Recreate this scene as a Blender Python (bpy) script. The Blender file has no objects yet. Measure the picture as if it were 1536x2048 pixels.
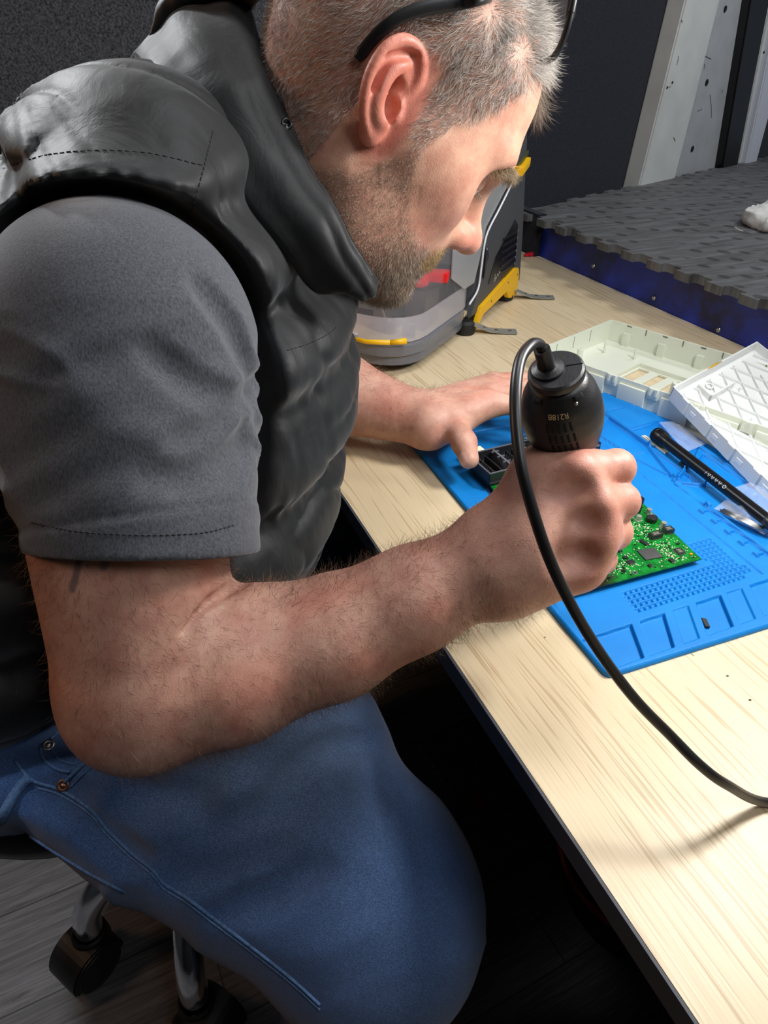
import bpy, bmesh, math, random
import numpy as np
from mathutils import Vector, Matrix

rng = np.random.default_rng(7)
random.seed(7)
SC = bpy.context.scene
COL = SC.collection

# ------------------------------------------------------------------ camera
CAM = np.array([0.0, 0.0, 1.165])
RC = np.array([[0.92254516, 0.21148431, -0.32277672],
               [-0.38578458, 0.52492894, -0.75869616],
               [0.00898251, 0.82445375, 0.56585804]])
FPX = 1390.4
cam_data = bpy.data.cameras.new('camera')
cam = bpy.data.objects.new('camera', cam_data)
COL.objects.link(cam)
cam_data.sensor_fit = 'VERTICAL'
cam_data.sensor_height = 36.0
cam_data.lens = FPX * 36.0 / 2048.0
cam_data.clip_start = 0.02
M4 = Matrix.Identity(4)
for i in range(3):
    for j in range(3):
        M4[i][j] = RC[i, j]
    M4[i][3] = CAM[i]
cam.matrix_world = M4
SC.camera = cam

# ------------------------------------------------------------------ light
SC.view_settings.view_transform = 'Standard'
SC.view_settings.look = 'None'
SC.view_settings.gamma = 1.0
SC.view_settings.use_curve_mapping = False
SC.view_settings.exposure = 0.12
world = bpy.data.worlds.new('world')
SC.world = world
world.use_nodes = True
world.node_tree.nodes['Background'].inputs[0].default_value = (0.62, 0.72, 0.9, 1)
world.node_tree.nodes['Background'].inputs[1].default_value = 0.16

def area(name, loc, target, size, power, color=(1, 1, 1), sizey=None):
    l = bpy.data.lights.new(name, 'AREA')
    l.energy = power
    l.color = color
    l.size = size
    if sizey:
        l.shape = 'RECTANGLE'
        l.size_y = sizey
    o = bpy.data.objects.new(name, l)
    COL.objects.link(o)
    o.location = loc
    d = Vector(target) - Vector(loc)
    o.rotation_euler = d.to_track_quat('-Z', 'Y').to_euler()
    return o

area('bench_lamp_light', (0.64, 0.27, 1.29), (0.24, 0.42, 1.06), 0.13, 4.4, (1.0, 0.975, 0.95))
area('strip_light_over_bench', (0.50, 0.50, 2.05), (0.45, 0.5, 0.8), 0.30, 5.2, (0.97, 0.98, 1.0), 0.30)
def spot(name, loc, target, power, angle, color):
    l = bpy.data.lights.new(name, 'SPOT')
    l.energy = power; l.color = color; l.spot_size = math.radians(angle); l.spot_blend = 0.5; l.shadow_soft_size = 0.06
    o = bpy.data.objects.new(name, l)
    COL.objects.link(o)
    o.location = loc
    o.rotation_euler = (Vector(target) - Vector(loc)).to_track_quat('-Z', 'Y').to_euler()
    return o
spot('ceiling_spot_behind', (-0.30, 1.36, 1.74), (0.12, 0.6, 1.14), 34.0, 42.0, (0.95, 0.98, 1.0))
spot('added_floor_spot', (-0.62, 0.75, 2.24), (-0.33, 0.55, 0.0), 62.0, 30.0, (0.93, 0.96, 1.0))  # added spot that brightens the floor left of the bench
area('ceiling_light_near', (0.50, -0.60, 2.15), (0.0, 0.4, 0.7), 0.6, 7.5, (0.93, 0.96, 1.0))
area('added_pillar_fill', (1.75, 0.75, 2.15), (1.45, 1.45, 0.95), 0.35, 9.0, (0.96, 0.98, 1.0))  # added fill that brightens the pillar and the rubber mat
area('added_warm_light', (-0.9, 0.75, 1.35), (-0.1, 0.6, 1.05), 0.25, 1.9, (1.0, 0.55, 0.3))  # added warm light, tints the back shoulder of the vest brown

# ------------------------------------------------------------------ materials
def new_mat(name):
    m = bpy.data.materials.new(name)
    m.use_nodes = True
    nt = m.node_tree
    return m, nt, nt.nodes['Principled BSDF']

def N(nt, t, **kw):
    n = nt.nodes.new(t)
    for k, v in kw.items():
        if k == 'ins':
            for a, b in v.items():
                n.inputs[a].default_value = b
        else:
            setattr(n, k, v)
    return n

def L(nt, a, b):
    nt.links.new(a, b)

def sRGB(r, g, b):
    f = lambda c: (c / 255 / 12.92) if c / 255 <= 0.04045 else ((c / 255 + 0.055) / 1.055) ** 2.4
    return (f(r), f(g), f(b), 1)

def simple(name, col, rough=0.5, metal=0.0, bump=0.0, bscale=400, spec=0.5, var=0.0, vscale=30, sheen=0.0, stretch=None):
    m, nt, b = new_mat(name)
    b.inputs['Roughness'].default_value = rough
    b.inputs['Metallic'].default_value = metal
    b.inputs['Specular IOR Level'].default_value = spec
    b.inputs['Base Color'].default_value = col
    if sheen:
        b.inputs['Sheen Weight'].default_value = sheen
    tc = N(nt, 'ShaderNodeTexCoord')
    mp = N(nt, 'ShaderNodeMapping')
    if stretch:
        mp.inputs['Scale'].default_value = stretch
    L(nt, tc.outputs['Object'], mp.inputs[0])
    if var:
        n = N(nt, 'ShaderNodeTexNoise', ins={'Scale': vscale, 'Detail': 5.0})
        L(nt, mp.outputs[0], n.inputs['Vector'])
        r = N(nt, 'ShaderNodeValToRGB')
        r.color_ramp.elements[0].position = 0.3
        r.color_ramp.elements[1].position = 0.7
        r.color_ramp.elements[0].color = (col[0] * (1 - var), col[1] * (1 - var), col[2] * (1 - var), 1)
        r.color_ramp.elements[1].color = (min(1, col[0] * (1 + var)), min(1, col[1] * (1 + var)), min(1, col[2] * (1 + var)), 1)
        L(nt, n.outputs['Fac'], r.inputs[0])
        L(nt, r.outputs[0], b.inputs['Base Color'])
    if bump:
        n2 = N(nt, 'ShaderNodeTexNoise', ins={'Scale': bscale, 'Detail': 3.0})
        L(nt, mp.outputs[0], n2.inputs['Vector'])
        bp = N(nt, 'ShaderNodeBump', ins={'Strength': bump, 'Distance': 0.001})
        L(nt, n2.outputs['Fac'], bp.inputs['Height'])
        L(nt, bp.outputs[0], b.inputs['Normal'])
    return m

MAT = {}
# ------------------------------------------------------------------ mesh helpers
def tag(o, label=None, cat=None, group=None, kind=None):
    if label: o['label'] = label
    if cat: o['category'] = cat
    if group: o['group'] = group
    if kind: o['kind'] = kind
    return o

def empty(name, loc, label=None, cat=None, group=None, rot=(0, 0, 0)):
    o = bpy.data.objects.new(name, None)
    o.empty_display_size = 0.02
    COL.objects.link(o)
    o.location = loc
    o.rotation_euler = rot
    return tag(o, label, cat, group)

def link_mesh(name, verts, faces, mat, parent=None, smooth=False, local=False):
    """verts in world space unless local; a child keeps its parent's base as origin"""
    me = bpy.data.meshes.new(name)
    verts = np.asarray(verts, dtype=float)
    off = np.zeros(3)
    if parent is not None and not local:
        p = parent
        mw = Matrix.Identity(4)
        chain = []
        while p is not None:
            chain.append(p)
            p = p.parent
        for q in reversed(chain):
            mw = mw @ q.matrix_basis
        inv = np.array(mw.inverted())
        verts = verts @ inv[:3, :3].T + inv[:3, 3]
    me.from_pydata(verts.tolist(), [], faces if isinstance(faces, list) else faces.tolist())
    me.update()
    if smooth:
        me.polygons.foreach_set('use_smooth', [True] * len(me.polygons))
    if mat is not None:
        me.materials.append(mat)
    o = bpy.data.objects.new(name, me)
    COL.objects.link(o)
    if parent is not None:
        o.parent = parent
    return o

def autosmooth(o, ang=0.6):
    me = o.data
    bm = bmesh.new()
    bm.from_mesh(me)
    for f in bm.faces:
        f.smooth = True
    for e in bm.edges:
        if len(e.link_faces) == 2:
            e.smooth = e.calc_face_angle(0) < ang
        else:
            e.smooth = False
    bm.to_mesh(me)
    bm.free()
    return o

class MB:
    """collects shapes (world space) into ONE mesh"""
    def __init__(s):
        s.v = []
        s.f = []
    def add(s, v, f):
        o = len(s.v)
        s.v.extend([tuple(map(float, p)) for p in v])
        s.f.extend([tuple(int(i) + o for i in q) for q in f])
        return s
    def box(s, c, size, X=(1, 0, 0), Y=(0, 1, 0), Z=(0, 0, 1), bev=0.0):
        bm = bmesh.new()
        bmesh.ops.create_cube(bm, size=1)
        for v in bm.verts:
            v.co = Vector((v.co.x * size[0], v.co.y * size[1], v.co.z * size[2]))
        if bev:
            bmesh.ops.bevel(bm, geom=bm.edges[:], offset=bev, segments=2, profile=0.7, affect='EDGES')
        A = np.array([X, Y, Z], float)
        s.bm(bm, lambda p: np.array(c) + p @ A)
        return s
    def bm(s, bm, fn=None):
        bm.verts.index_update()
        V = np.array([v.co[:] for v in bm.verts])
        if fn: V = fn(V)
        s.add(V, [[v.index for v in f.verts] for f in bm.faces])
        bm.free()
    def tube(s, pts, r, n=12, caps=True, flat=None):
        pts = np.asarray(pts, float)
        m = len(pts)
        r = np.broadcast_to(np.asarray(r, float), (m,)) if np.ndim(r) <= 1 else r
        T = np.gradient(pts, axis=0)
        T /= np.linalg.norm(T, axis=1, keepdims=True) + 1e-12
        ref = np.array([0, 0, 1.]) if abs(T[0][2]) < 0.9 else np.array([1., 0, 0])
        if flat is not None: ref = np.asarray(flat[0], float)
        u = np.cross(T[0], ref); u /= np.linalg.norm(u)
        V = []
        for i in range(m):
            u = u - T[i] * (u @ T[i]); u /= np.linalg.norm(u)
            w = np.cross(T[i], u)
            a = np.arange(n) * 2 * np.pi / n
            ru = r[i]; rw = r[i]
            if flat is not None: rw = r[i] * flat[1]
            V.append(pts[i] + np.outer(np.cos(a) * ru, u) + np.outer(np.sin(a) * rw, w))
        V = np.concatenate(V)
        F = []
        for i in range(m - 1):
            for j in range(n):
                a = i * n + j; b = i * n + (j + 1) % n
                F.append((a, b, b + n, a + n))
        if caps:
            F.append(tuple(range(n - 1, -1, -1)))
            F.append(tuple((m - 1) * n + j for j in range(n)))
        return s.add(V, F)
    def lathe(s, prof, c=(0, 0, 0), axis=(0, 0, 1), n=32, ref=None):
        """prof: list of (radius, height)"""
        ax = np.asarray(axis, float); ax /= np.linalg.norm(ax)
        rf = np.array([1., 0, 0]) if ref is None else np.asarray(ref, float)
        if abs(rf @ ax) > 0.95: rf = np.array([0, 1., 0])
        u = rf - ax * (rf @ ax); u /= np.linalg.norm(u); w = np.cross(ax, u)
        a = np.arange(n) * 2 * np.pi / n
        V = np.concatenate([np.asarray(c) + ax * h + np.outer(np.cos(a) * max(r, 1e-5), u) + np.outer(np.sin(a) * max(r, 1e-5), w) for r, h in prof])
        m = len(prof); F = []
        for i in range(m - 1):
            for j in range(n):
                p = i * n + j; q = i * n + (j + 1) % n
                F.append((p, q, q + n, p + n))
        F.append(tuple(range(n - 1, -1, -1)))
        F.append(tuple((m - 1) * n + j for j in range(n)))
        return s.add(V, F)
    def prism(s, poly, z0, z1, fr=None, bev=0.0):
        """poly list of (x,y); fr = (origin, X, Y, Z)"""
        bm = bmesh.new()
        vs = [bm.verts.new((x, y, z0)) for x, y in poly]
        f = bm.faces.new(vs)
        r = bmesh.ops.extrude_face_region(bm, geom=[f])
        for v in [g for g in r['geom'] if isinstance(g, bmesh.types.BMVert)]:
            v.co.z = z1
        bmesh.ops.recalc_face_normals(bm, faces=bm.faces[:])
        if bev:
            bmesh.ops.bevel(bm, geom=bm.edges[:], offset=bev, segments=2, affect='EDGES')
        if fr is None:
            s.bm(bm)
        else:
            o, X, Y, Z = [np.asarray(t, float) for t in fr]
            s.bm(bm, lambda p: o + p @ np.array([X, Y, Z]))
        return s
    def build(s, name, mat, parent=None, smooth=False, auto=0.6):
        o = link_mesh(name, s.v, s.f, mat, parent, smooth)
        if not smooth and auto:
            autosmooth(o, auto)
        return o

def catmull(P, n=8):
    P = np.asarray(P, float)
    Q = np.vstack([2 * P[0] - P[1], P, 2 * P[-1] - P[-2]])
    out = []
    for i in range(1, len(Q) - 2):
        for t in np.linspace(0, 1, n, endpoint=False):
            a, b, c, d = Q[i - 1], Q[i], Q[i + 1], Q[i + 2]
            out.append(0.5 * ((2 * b) + (c - a) * t + (2 * a - 5 * b + 4 * c - d) * t * t + (-a + 3 * b - 3 * c + d) * t ** 3))
    out.append(P[-1])
    return np.array(out)

def rounded(w, h, r, n=5):
    pts = []
    for cx, cy, a0 in ((w / 2 - r, h / 2 - r, 0), (-w / 2 + r, h / 2 - r, 90), (-w / 2 + r, -h / 2 + r, 180), (w / 2 - r, -h / 2 + r, 270)):
        for k in range(n + 1):
            a = math.radians(a0 + 90 * k / n)
            pts.append((cx + r * math.cos(a), cy + r * math.sin(a)))
    return pts

def unit(v):
    v = np.asarray(v, float)
    return v / np.linalg.norm(v)

# ------------------------------------------------------------------ distance-field sculpting
def smin(a, b, k):
    if k <= 0: return np.minimum(a, b)
    h = np.maximum(k - np.abs(a - b), 0) / k
    return np.minimum(a, b) - h * h * k * 0.25

def smax(a, b, k):
    return -smin(-a, -b, k)

class Sdf:
    def __init__(s):
        s.ops = []      # (kind, k, frame, fn, centre(world), radius)
        s.fr = None
    def frame(s, R=None, T=None):
        s.fr = None if R is None else (np.asarray(R, float), np.asarray(T, float))
    def _w(s, c):
        c = np.asarray(c, float)
        return c if s.fr is None else s.fr[1] + s.fr[0] @ c
    def _add(s, kind, k, fn, c, rad):
        s.ops.append((kind, k, s.fr, fn, s._w(c), rad))
    def cone(s, a, b, ra, rb, k=0.01, sub=False):
        a = np.asarray(a, float); b = np.asarray(b, float)
        ba = b - a; l2 = ba @ ba + 1e-12; 
        def fn(P):
            pa = P - a
            t = np.clip(pa @ ba / l2, 0, 1)
            return np.linalg.norm(pa - t[:, None] * ba, axis=1) - (ra + (rb - ra) * t)
        s._add('s' if sub else 'u', k, fn, (a + b) / 2, np.sqrt(l2) / 2 + max(ra, rb))
    def path(s, pts, rs, k=0.01):
        for i in range(len(pts) - 1):
            s.cone(pts[i], pts[i + 1], rs[i], rs[i + 1], k)
    def ell(s, c, r, k=0.01, R=None, sub=False):
        c = np.asarray(c, float); r = np.asarray(r, float)
        Rm = None if R is None else np.asarray(R, float)
        def fn(P):
            p = P - c
            if Rm is not None: p = p @ Rm
            k0 = np.linalg.norm(p / r, axis=1) + 1e-9
            k1 = np.linalg.norm(p / (r * r), axis=1) + 1e-9
            return k0 * (k0 - 1) / k1
        s._add('s' if sub else 'u', k, fn, c, max(r))
    def box(s, c, half, rnd=0.002, k=0.005, R=None, sub=False):
        c = np.asarray(c, float); hf = np.asarray(half, float) - rnd
        Rm = None if R is None else np.asarray(R, float)
        def fn(P):
            p = P - c
            if Rm is not None: p = p @ Rm
            q = np.abs(p) - hf
            return np.linalg.norm(np.maximum(q, 0), axis=1) + np.minimum(q.max(1), 0) - rnd
        s._add('s' if sub else 'u', k, fn, c, np.linalg.norm(half))
    def fn(s, f, c, rad, k=0.01, kind='u'):
        s._add(kind, k, f, c, rad)
    def disp(s, f, c=(0, 0, 0), rad=9.0):
        s._add('d', 0, f, c, rad)
    def __call__(s, P, cull=True):
        P = np.asarray(P, float)
        lo = P.min(0); hi = P.max(0); c0 = (lo + hi) / 2; R0 = np.linalg.norm(hi - lo) / 2
        d = np.full(len(P), 0.2)
        loc = {}
        for kind, k, fr, fn, c, rad in s.ops:
            if cull:
                g = np.linalg.norm(c - c0) - rad - R0
                if kind in 'us' and g > max(k, 0.03): continue
                if kind == 'd' and g > 0: continue
            if fr is None:
                Q = P
            else:
                key = id(fr)
                if key not in loc: loc[key] = (P - fr[1]) @ fr[0] / (fr[0][:, 0] @ fr[0][:, 0])
                Q = loc[key]
            if kind == 'd':
                d = d + fn(Q)
                continue
            v = fn(Q)
            if kind == 'u': d = smin(d, v, k)
            elif kind == 's': d = smax(d, -v, k)
            elif kind == 'i': d = smax(d, v, k)
        return d

def extract(sdf, lo, hi, h, band=2.2):
    """sparse surface nets"""
    lo = np.asarray(lo, float); hi = np.asarray(hi, float)
    B = 12
    nb = np.ceil((hi - lo) / (h * B)).astype(int)
    n = nb * B + 1
    D = np.full(tuple(n), 1.0, dtype=np.float32)
    ax = [lo[i] + (np.arange(nb[i]) + 0.5) * B * h for i in range(3)]
    G = np.stack(np.meshgrid(*ax, indexing='ij'), -1).reshape(-1, 3)
    dc = np.concatenate([sdf(G[i:i + 1], cull=False) if False else sdf(g, cull=False) for i, g in enumerate(np.array_split(G, max(1, len(G) // 20000)))])
    idx = np.stack(np.meshgrid(*[np.arange(q) for q in nb], indexing='ij'), -1).reshape(-1, 3)
    rad = h * B * 0.866
    act = np.abs(dc) < rad * band
    for (i, j, k), v in zip(idx[~act], dc[~act]):
        if v < 0:
            D[i * B:i * B + B + 1, j * B:j * B + B + 1, k * B:k * B + B + 1] = -1.0
    o = np.arange(B + 1)
    off = np.stack(np.meshgrid(o, o, o, indexing='ij'), -1).reshape(-1, 3)
    for (i, j, k) in idx[act]:
        P = lo + (np.array([i, j, k]) * B + off) * h
        D[i * B:i * B + B + 1, j * B:j * B + B + 1, k * B:k * B + B + 1] = sdf(P).reshape(B + 1, B + 1, B + 1)
    I = D < 0
    s = I[:-1, :-1, :-1].astype(np.int8)
    tot = np.zeros(tuple(np.array(D.shape) - 1), np.int8)
    corners = [(a, b, c) for a in (0, 1) for b in (0, 1) for c in (0, 1)]
    nx, ny, nz = D.shape
    for a, b, c in corners:
        tot += I[a:nx - 1 + a, b:ny - 1 + b, c:nz - 1 + c]
    cells = np.argwhere((tot > 0) & (tot < 8))
    vid = np.full(tot.shape, -1, np.int32)
    vid[tuple(cells.T)] = np.arange(len(cells))
    cv = {c: D[cells[:, 0] + c[0], cells[:, 1] + c[1], cells[:, 2] + c[2]] for c in corners}
    acc = np.zeros((len(cells), 3)); cnt = np.zeros(len(cells))
    for a in corners:
        for axx in range(3):
            if a[axx] == 0:
                b = list(a); b[axx] = 1; b = tuple(b)
                da, db = cv[a], cv[b]
                m = (da < 0) != (db < 0)
                t = np.where(m, da / np.where(m, da - db, 1), 0)
                p = np.tile(np.array(a, float), (len(cells), 1)); p[:, axx] = t
                acc[m] += p[m]; cnt[m] += 1
    V = lo + (cells + acc / cnt[:, None]) * h
    F = []
    for axx in range(3):
        sl0 = [slice(None)] * 3; sl1 = [slice(None)] * 3
        sl0[axx] = slice(0, -1); sl1[axx] = slice(1, None)
        ch = I[tuple(sl0)] != I[tuple(sl1)]
        e = np.argwhere(ch)
        u, w = [q for q in range(3) if q != axx]
        ok = (e[:, u] > 0) & (e[:, w] > 0) & (e[:, u] < D.shape[u] - 1) & (e[:, w] < D.shape[w] - 1)
        e = e[ok]
        def vv(du, dw):
            q = e.copy(); q[:, u] -= du; q[:, w] -= dw
            return vid[q[:, 0], q[:, 1], q[:, 2]]
        quad = np.stack([vv(1, 1), vv(0, 1), vv(0, 0), vv(1, 0)], 1)
        inside0 = I[e[:, 0], e[:, 1], e[:, 2]]
        flip = inside0 if axx != 1 else ~inside0
        quad[~flip] = quad[~flip][:, ::-1]
        F.append(quad)
    F = np.concatenate(F)
    F = F[(F >= 0).all(1)]
    used = np.zeros(len(V), bool); used[F.ravel()] = True
    mp = np.cumsum(used) - 1
    return V[used], mp[F]

def sdf_normal(sdf, P, e=0.0008):
    g = np.stack([sdf(P + np.eye(3)[i] * e, cull=False) - sdf(P - np.eye(3)[i] * e, cull=False) for i in range(3)], 1)
    return g / (np.linalg.norm(g, axis=1, keepdims=True) + 1e-12)

def view_ray(px, py):
    d = np.array([px - 768.0, -(py - 1024.0), -FPX])
    return RC @ (d / np.linalg.norm(d))

def march(sdf, px, py, t0=0.25, t1=1.6):
    """point of a sculpted surface seen along a line of sight"""
    d = view_ray(px, py); t = t0
    for _ in range(120):
        p = CAM + d * t
        v = sdf(p[None], cull=False)[0]
        if v < 0.0004: return p
        t += max(v * 0.6, 0.0006)
        if t > t1: return None
    return p

def vnoise(P, freq, seed=0):
    """smooth value noise -1..1"""
    Q = P * freq + seed * 17.31
    i = np.floor(Q).astype(np.int64); f = Q - i; f = f * f * (3 - 2 * f)
    def hsh(a, b, c):
        n = (a * 73856093) ^ (b * 19349663) ^ (c * 83492791) ^ (seed * 7919)
        n = (n ^ (n >> 13)) * 1274126177
        return ((n ^ (n >> 16)) & 0xffff) / 32767.5 - 1
    r = 0
    for a in (0, 1):
        for b in (0, 1):
            for c in (0, 1):
                w = (f[:, 0] if a else 1 - f[:, 0]) * (f[:, 1] if b else 1 - f[:, 1]) * (f[:, 2] if c else 1 - f[:, 2])
                r = r + w * hsh(i[:, 0] + a, i[:, 1] + b, i[:, 2] + c)
    return r

def sstep(a, b, x):
    t = np.clip((x - a) / (b - a), 0, 1)
    return t * t * (3 - 2 * t)

def set_color(o, C):
    at = o.data.color_attributes.new('Col', 'FLOAT_COLOR', 'POINT')
    C = np.asarray(C, float)
    if C.shape[1] == 3: C = np.hstack([C, np.ones((len(C), 1))])
    at.data.foreach_set('color', C.ravel())

def strands(P, Nrm, Dir, length, rad, segs=3, gravity=0.0, curl=0.0, rg=None):
    """tapered three-sided strands -> verts, faces, strand index per vertex"""
    rg = rg or rng
    n = len(P)
    length = np.broadcast_to(length, (n,)).astype(float)
    pts = [P - Nrm * 0.0008]
    D = Dir / (np.linalg.norm(Dir, axis=1, keepdims=True) + 1e-9)
    cur = pts[0]
    bend = rg.normal(size=(n, 3)) * curl
    for k in range(segs):
        D = D + bend / segs + np.array([0, 0, -gravity / segs])
        D /= np.linalg.norm(D, axis=1, keepdims=True)
        cur = cur + D * (length / segs)[:, None]
        pts.append(cur)
    U = np.cross(D, Nrm); U /= np.linalg.norm(U, axis=1, keepdims=True) + 1e-9
    W = np.cross(D, U)
    V = []
    for k in range(segs):
        r = rad * (1 - 0.75 * k / segs)
        for a in range(3):
            th = a * 2 * np.pi / 3
            V.append(pts[k] + (U * math.cos(th) + W * math.sin(th)) * (r if np.ndim(r) == 0 else np.asarray(r)[:, None]))
    V.append(pts[-1])
    nv = 3 * segs + 1
    V = np.stack(V, 1).reshape(-1, 3)
    F = []
    for k in range(segs - 1):
        for a in range(3):
            b = (a + 1) % 3
            F.append((k * 3 + a, k * 3 + b, k * 3 + 3 + b)); F.append((k * 3 + a, k * 3 + 3 + b, k * 3 + 3 + a))
    for a in range(3):
        F.append(((segs - 1) * 3 + a, (segs - 1) * 3 + (a + 1) % 3, 3 * segs))
    F = np.array(F)
    F = (F[None] + (np.arange(n) * nv)[:, None, None]).reshape(-1, 3)
    return V, F, np.repeat(np.arange(n), nv)

def tri_mesh(name, V, F, mat, parent, smooth=True):
    me = bpy.data.meshes.new(name)
    V = np.asarray(V, np.float32); F = np.asarray(F, np.int32)
    if parent is not None:
        mw = Matrix.Identity(4); chain = []; p = parent
        while p is not None: chain.append(p); p = p.parent
        for q in reversed(chain): mw = mw @ q.matrix_basis
        inv = np.array(mw.inverted()); V = (V @ inv[:3, :3].T + inv[:3, 3]).astype(np.float32)
    k = F.shape[1]
    me.vertices.add(len(V)); me.vertices.foreach_set('co', V.ravel())
    me.loops.add(F.size); me.loops.foreach_set('vertex_index', F.ravel())
    me.polygons.add(len(F))
    me.polygons.foreach_set('loop_start', np.arange(0, F.size, k, dtype=np.int32))
    me.update(calc_edges=True)
    me.validate()
    if smooth: me.polygons.foreach_set('use_smooth', [True] * len(me.polygons))
    me.materials.append(mat)
    o = bpy.data.objects.new(name, me)
    COL.objects.link(o)
    if parent is not None: o.parent = parent
    return o
HEAD_YAW = 5.0
HEAD_S = 1.02
HEAD_T = (0.2351-0.0050, 0.566+0.005, 1.1165)
EAR_TILT = 12
DETAIL=1.0
HAIRN=1.0

# ================================================================== PERSON
def rotz(a):
    c, s = math.cos(a), math.sin(a)
    return np.array([[c, -s, 0], [s, c, 0], [0, 0, 1.]])
def rotx(a):
    c, s = math.cos(a), math.sin(a)
    return np.array([[1., 0, 0], [0, c, -s], [0, s, c]])
def roty(a):
    c, s = math.cos(a), math.sin(a)
    return np.array([[c, 0, s], [0, 1., 0], [-s, 0, c]])

HS = HEAD_S
RH = np.array([[0.7576, 0.2503, 0.6028], [-0.2371, 0.966, -0.1031], [-0.6081, -0.0648, 0.7912]]) @ rotz(math.radians(HEAD_YAW))
TH = np.array(HEAD_T)
def H(x, y, z):
    return TH + RH @ np.array([x, y, z], float) * HS

def build_head(S):
    S.frame(RH * HS, TH)
    S.ell((-0.006, 0, 0.050), (0.090, 0.075, 0.078), 0.0)
    S.ell((0.034, 0, 0.052), (0.069, 0.064, 0.066), 0.03)
    S.ell((-0.034, 0, 0.018), (0.058, 0.064, 0.058), 0.03)
    S.ell((0.040, 0, -0.020), (0.062, 0.060, 0.070), 0.03)
    # jaw
    for s in (-1, 1):
        S.cone((-0.002, s * 0.050, -0.045), (0.020, s * 0.050, -0.078), 0.021, 0.019, 0.03)
        S.cone((0.020, s * 0.050, -0.078), (0.078, s * 0.016, -0.090), 0.019, 0.014, 0.025)
        S.ell((0.030, s * 0.045, -0.048), (0.046, 0.027, 0.042), 0.03)
        S.ell((0.062, s * 0.043, -0.019), (0.022, 0.017, 0.016), 0.022)
        S.cone((0.055, s * 0.052, -0.004), (0.015, s * 0.060, 0.0), 0.012, 0.012, 0.035)
        S.ell((0.040, s * 0.047, 0.012), (0.030, 0.018, 0.032), 0.03)
        S.cone((0.1005, s * 0.012, 0.031), (0.083, s * 0.045, 0.033), 0.011, 0.010, 0.024)
    S.ell((0.045, 0, -0.075), (0.045, 0.045, 0.038), 0.03)
    S.ell((0.080, 0, -0.055), (0.024, 0.030, 0.030), 0.025)
    S.ell((0.087, 0, -0.091), (0.018, 0.023, 0.014), 0.02)
    # eye sockets
    for s in (-1, 1):
        S.ell((0.102, s * 0.037, 0.008), (0.021, 0.022, 0.016), 0.016, sub=True)
    for s in (-1, 1):
        # closed-down upper lid and lower lid around the eyeball
        S.ell((0.0785, s * 0.033, 0.009), (0.0145, 0.0150, 0.0140), 0.006)
        S.ell((0.0905, s * 0.034, 0.0005), (0.006, 0.0125, 0.0016), 0.003, R=roty(0.35), sub=True)
        S.cone((0.088, s * 0.024, 0.0195), (0.078, s * 0.046, 0.018), 0.0045, 0.0035, 0.008)
        S.cone((0.089, s * 0.024, -0.006), (0.079, s * 0.046, -0.004), 0.0030, 0.0030, 0.008)
    # nose
    S.cone((0.098, 0, 0.018), (0.117, 0, -0.018), 0.0085, 0.0095, 0.014)
    S.ell((0.123, 0, -0.026), (0.0130, 0.0120, 0.0118), 0.010)
    for s in (-1, 1):
        S.ell((0.108, s * 0.0145, -0.030), (0.0125, 0.0070, 0.0095), 0.009)
    for s in (-1, 1):
        S.ell((0.1105, s * 0.0095, -0.0395), (0.0070, 0.0040, 0.0070), 0.003, R=roty(-0.4), sub=True)
    S.cone((0.100, 0, -0.030), (0.104, 0, -0.038), 0.008, 0.005, 0.012)
    # lips
    for s in (-1, 1):
        S.cone((0.1015, 0, -0.0605), (0.0880, s * 0.024, -0.0670), 0.0058, 0.0030, 0.006)
        S.cone((0.0985, 0, -0.0735), (0.0870, s * 0.023, -0.0690), 0.0062, 0.0032, 0.006)
        S.cone((0.1075, 0, -0.0672), (0.0910, s * 0.026, -0.0690), 0.0017, 0.0014, 0.003, sub=True)
    S.cone((0.101, -0.012, -0.083), (0.101, 0.012, -0.083), 0.006, 0.006, 0.012, sub=True)
    # ears
    for s in (-1, 1):
        Re = np.array([[1, 0, 0], [0, s, 0], [0, 0, 1.]])
        tilt = roty(math.radians(-EAR_TILT)) @ rotz(math.radians(s * 0))
        R2 = RH @ tilt @ Re * 0.91
        T2 = H(-0.0105, s * 0.0700, 0.006)
        S.frame(R2, T2)
        def E(x, z, dy=0.0):
            return (x, 0.0050 + max(0, 0.012 - x) * 0.46 + dy, z)
        S.fn(ear_plate, (-0.006, 0.008, 0.004), 0.045, 0.004)
        hx = [(0.0045, -0.001, -0.002), (0.0105, 0.007, -0.001), (0.0150, 0.019, 0.000), (0.0120, 0.031, 0.001), (0.003, 0.0375, 0.001), (-0.009, 0.0365, 0.001), (-0.0185, 0.027, 0.001),
              (-0.0225, 0.013, 0.001), (-0.0215, -0.002, 0.001), (-0.0160, -0.015, 0.0005), (-0.0085, -0.0240, 0.000)]
        hp = catmull([E(*q) for q in hx], 3)
        hr = np.interp(np.linspace(0, 1, len(hp)), [0, 0.2, 0.45, 0.8, 1], [0.0026, 0.0036, 0.0040, 0.0036, 0.0030])
        S.path(hp, hr, 0.0025)
        ah = catmull([E(-0.001, 0.026, 0.0), E(-0.0080, 0.018, 0.001), E(-0.0115, 0.006, 0.002), E(-0.0100, -0.006, 0.002), E(-0.0045, -0.0135, 0.0015), E(0.001, -0.014, 0.001)], 3)
        S.path(ah, [0.0034] * len(ah), 0.006)
        S.cone(E(0.006, -0.001, 0.000), E(0.0075, -0.007, 0.001), 0.0038, 0.0036, 0.006)
        S.ell(E(-0.0045, -0.0235, -0.001), (0.0085, 0.0040, 0.0105), 0.006)
        S.ell(E(0.0015, -0.004, 0.0005), (0.0065, 0.0085, 0.0085), 0.004, sub=True)
        S.ell(E(0.0005, 0.0105, 0.001), (0.0072, 0.0055, 0.0060), 0.004, sub=True)
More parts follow.
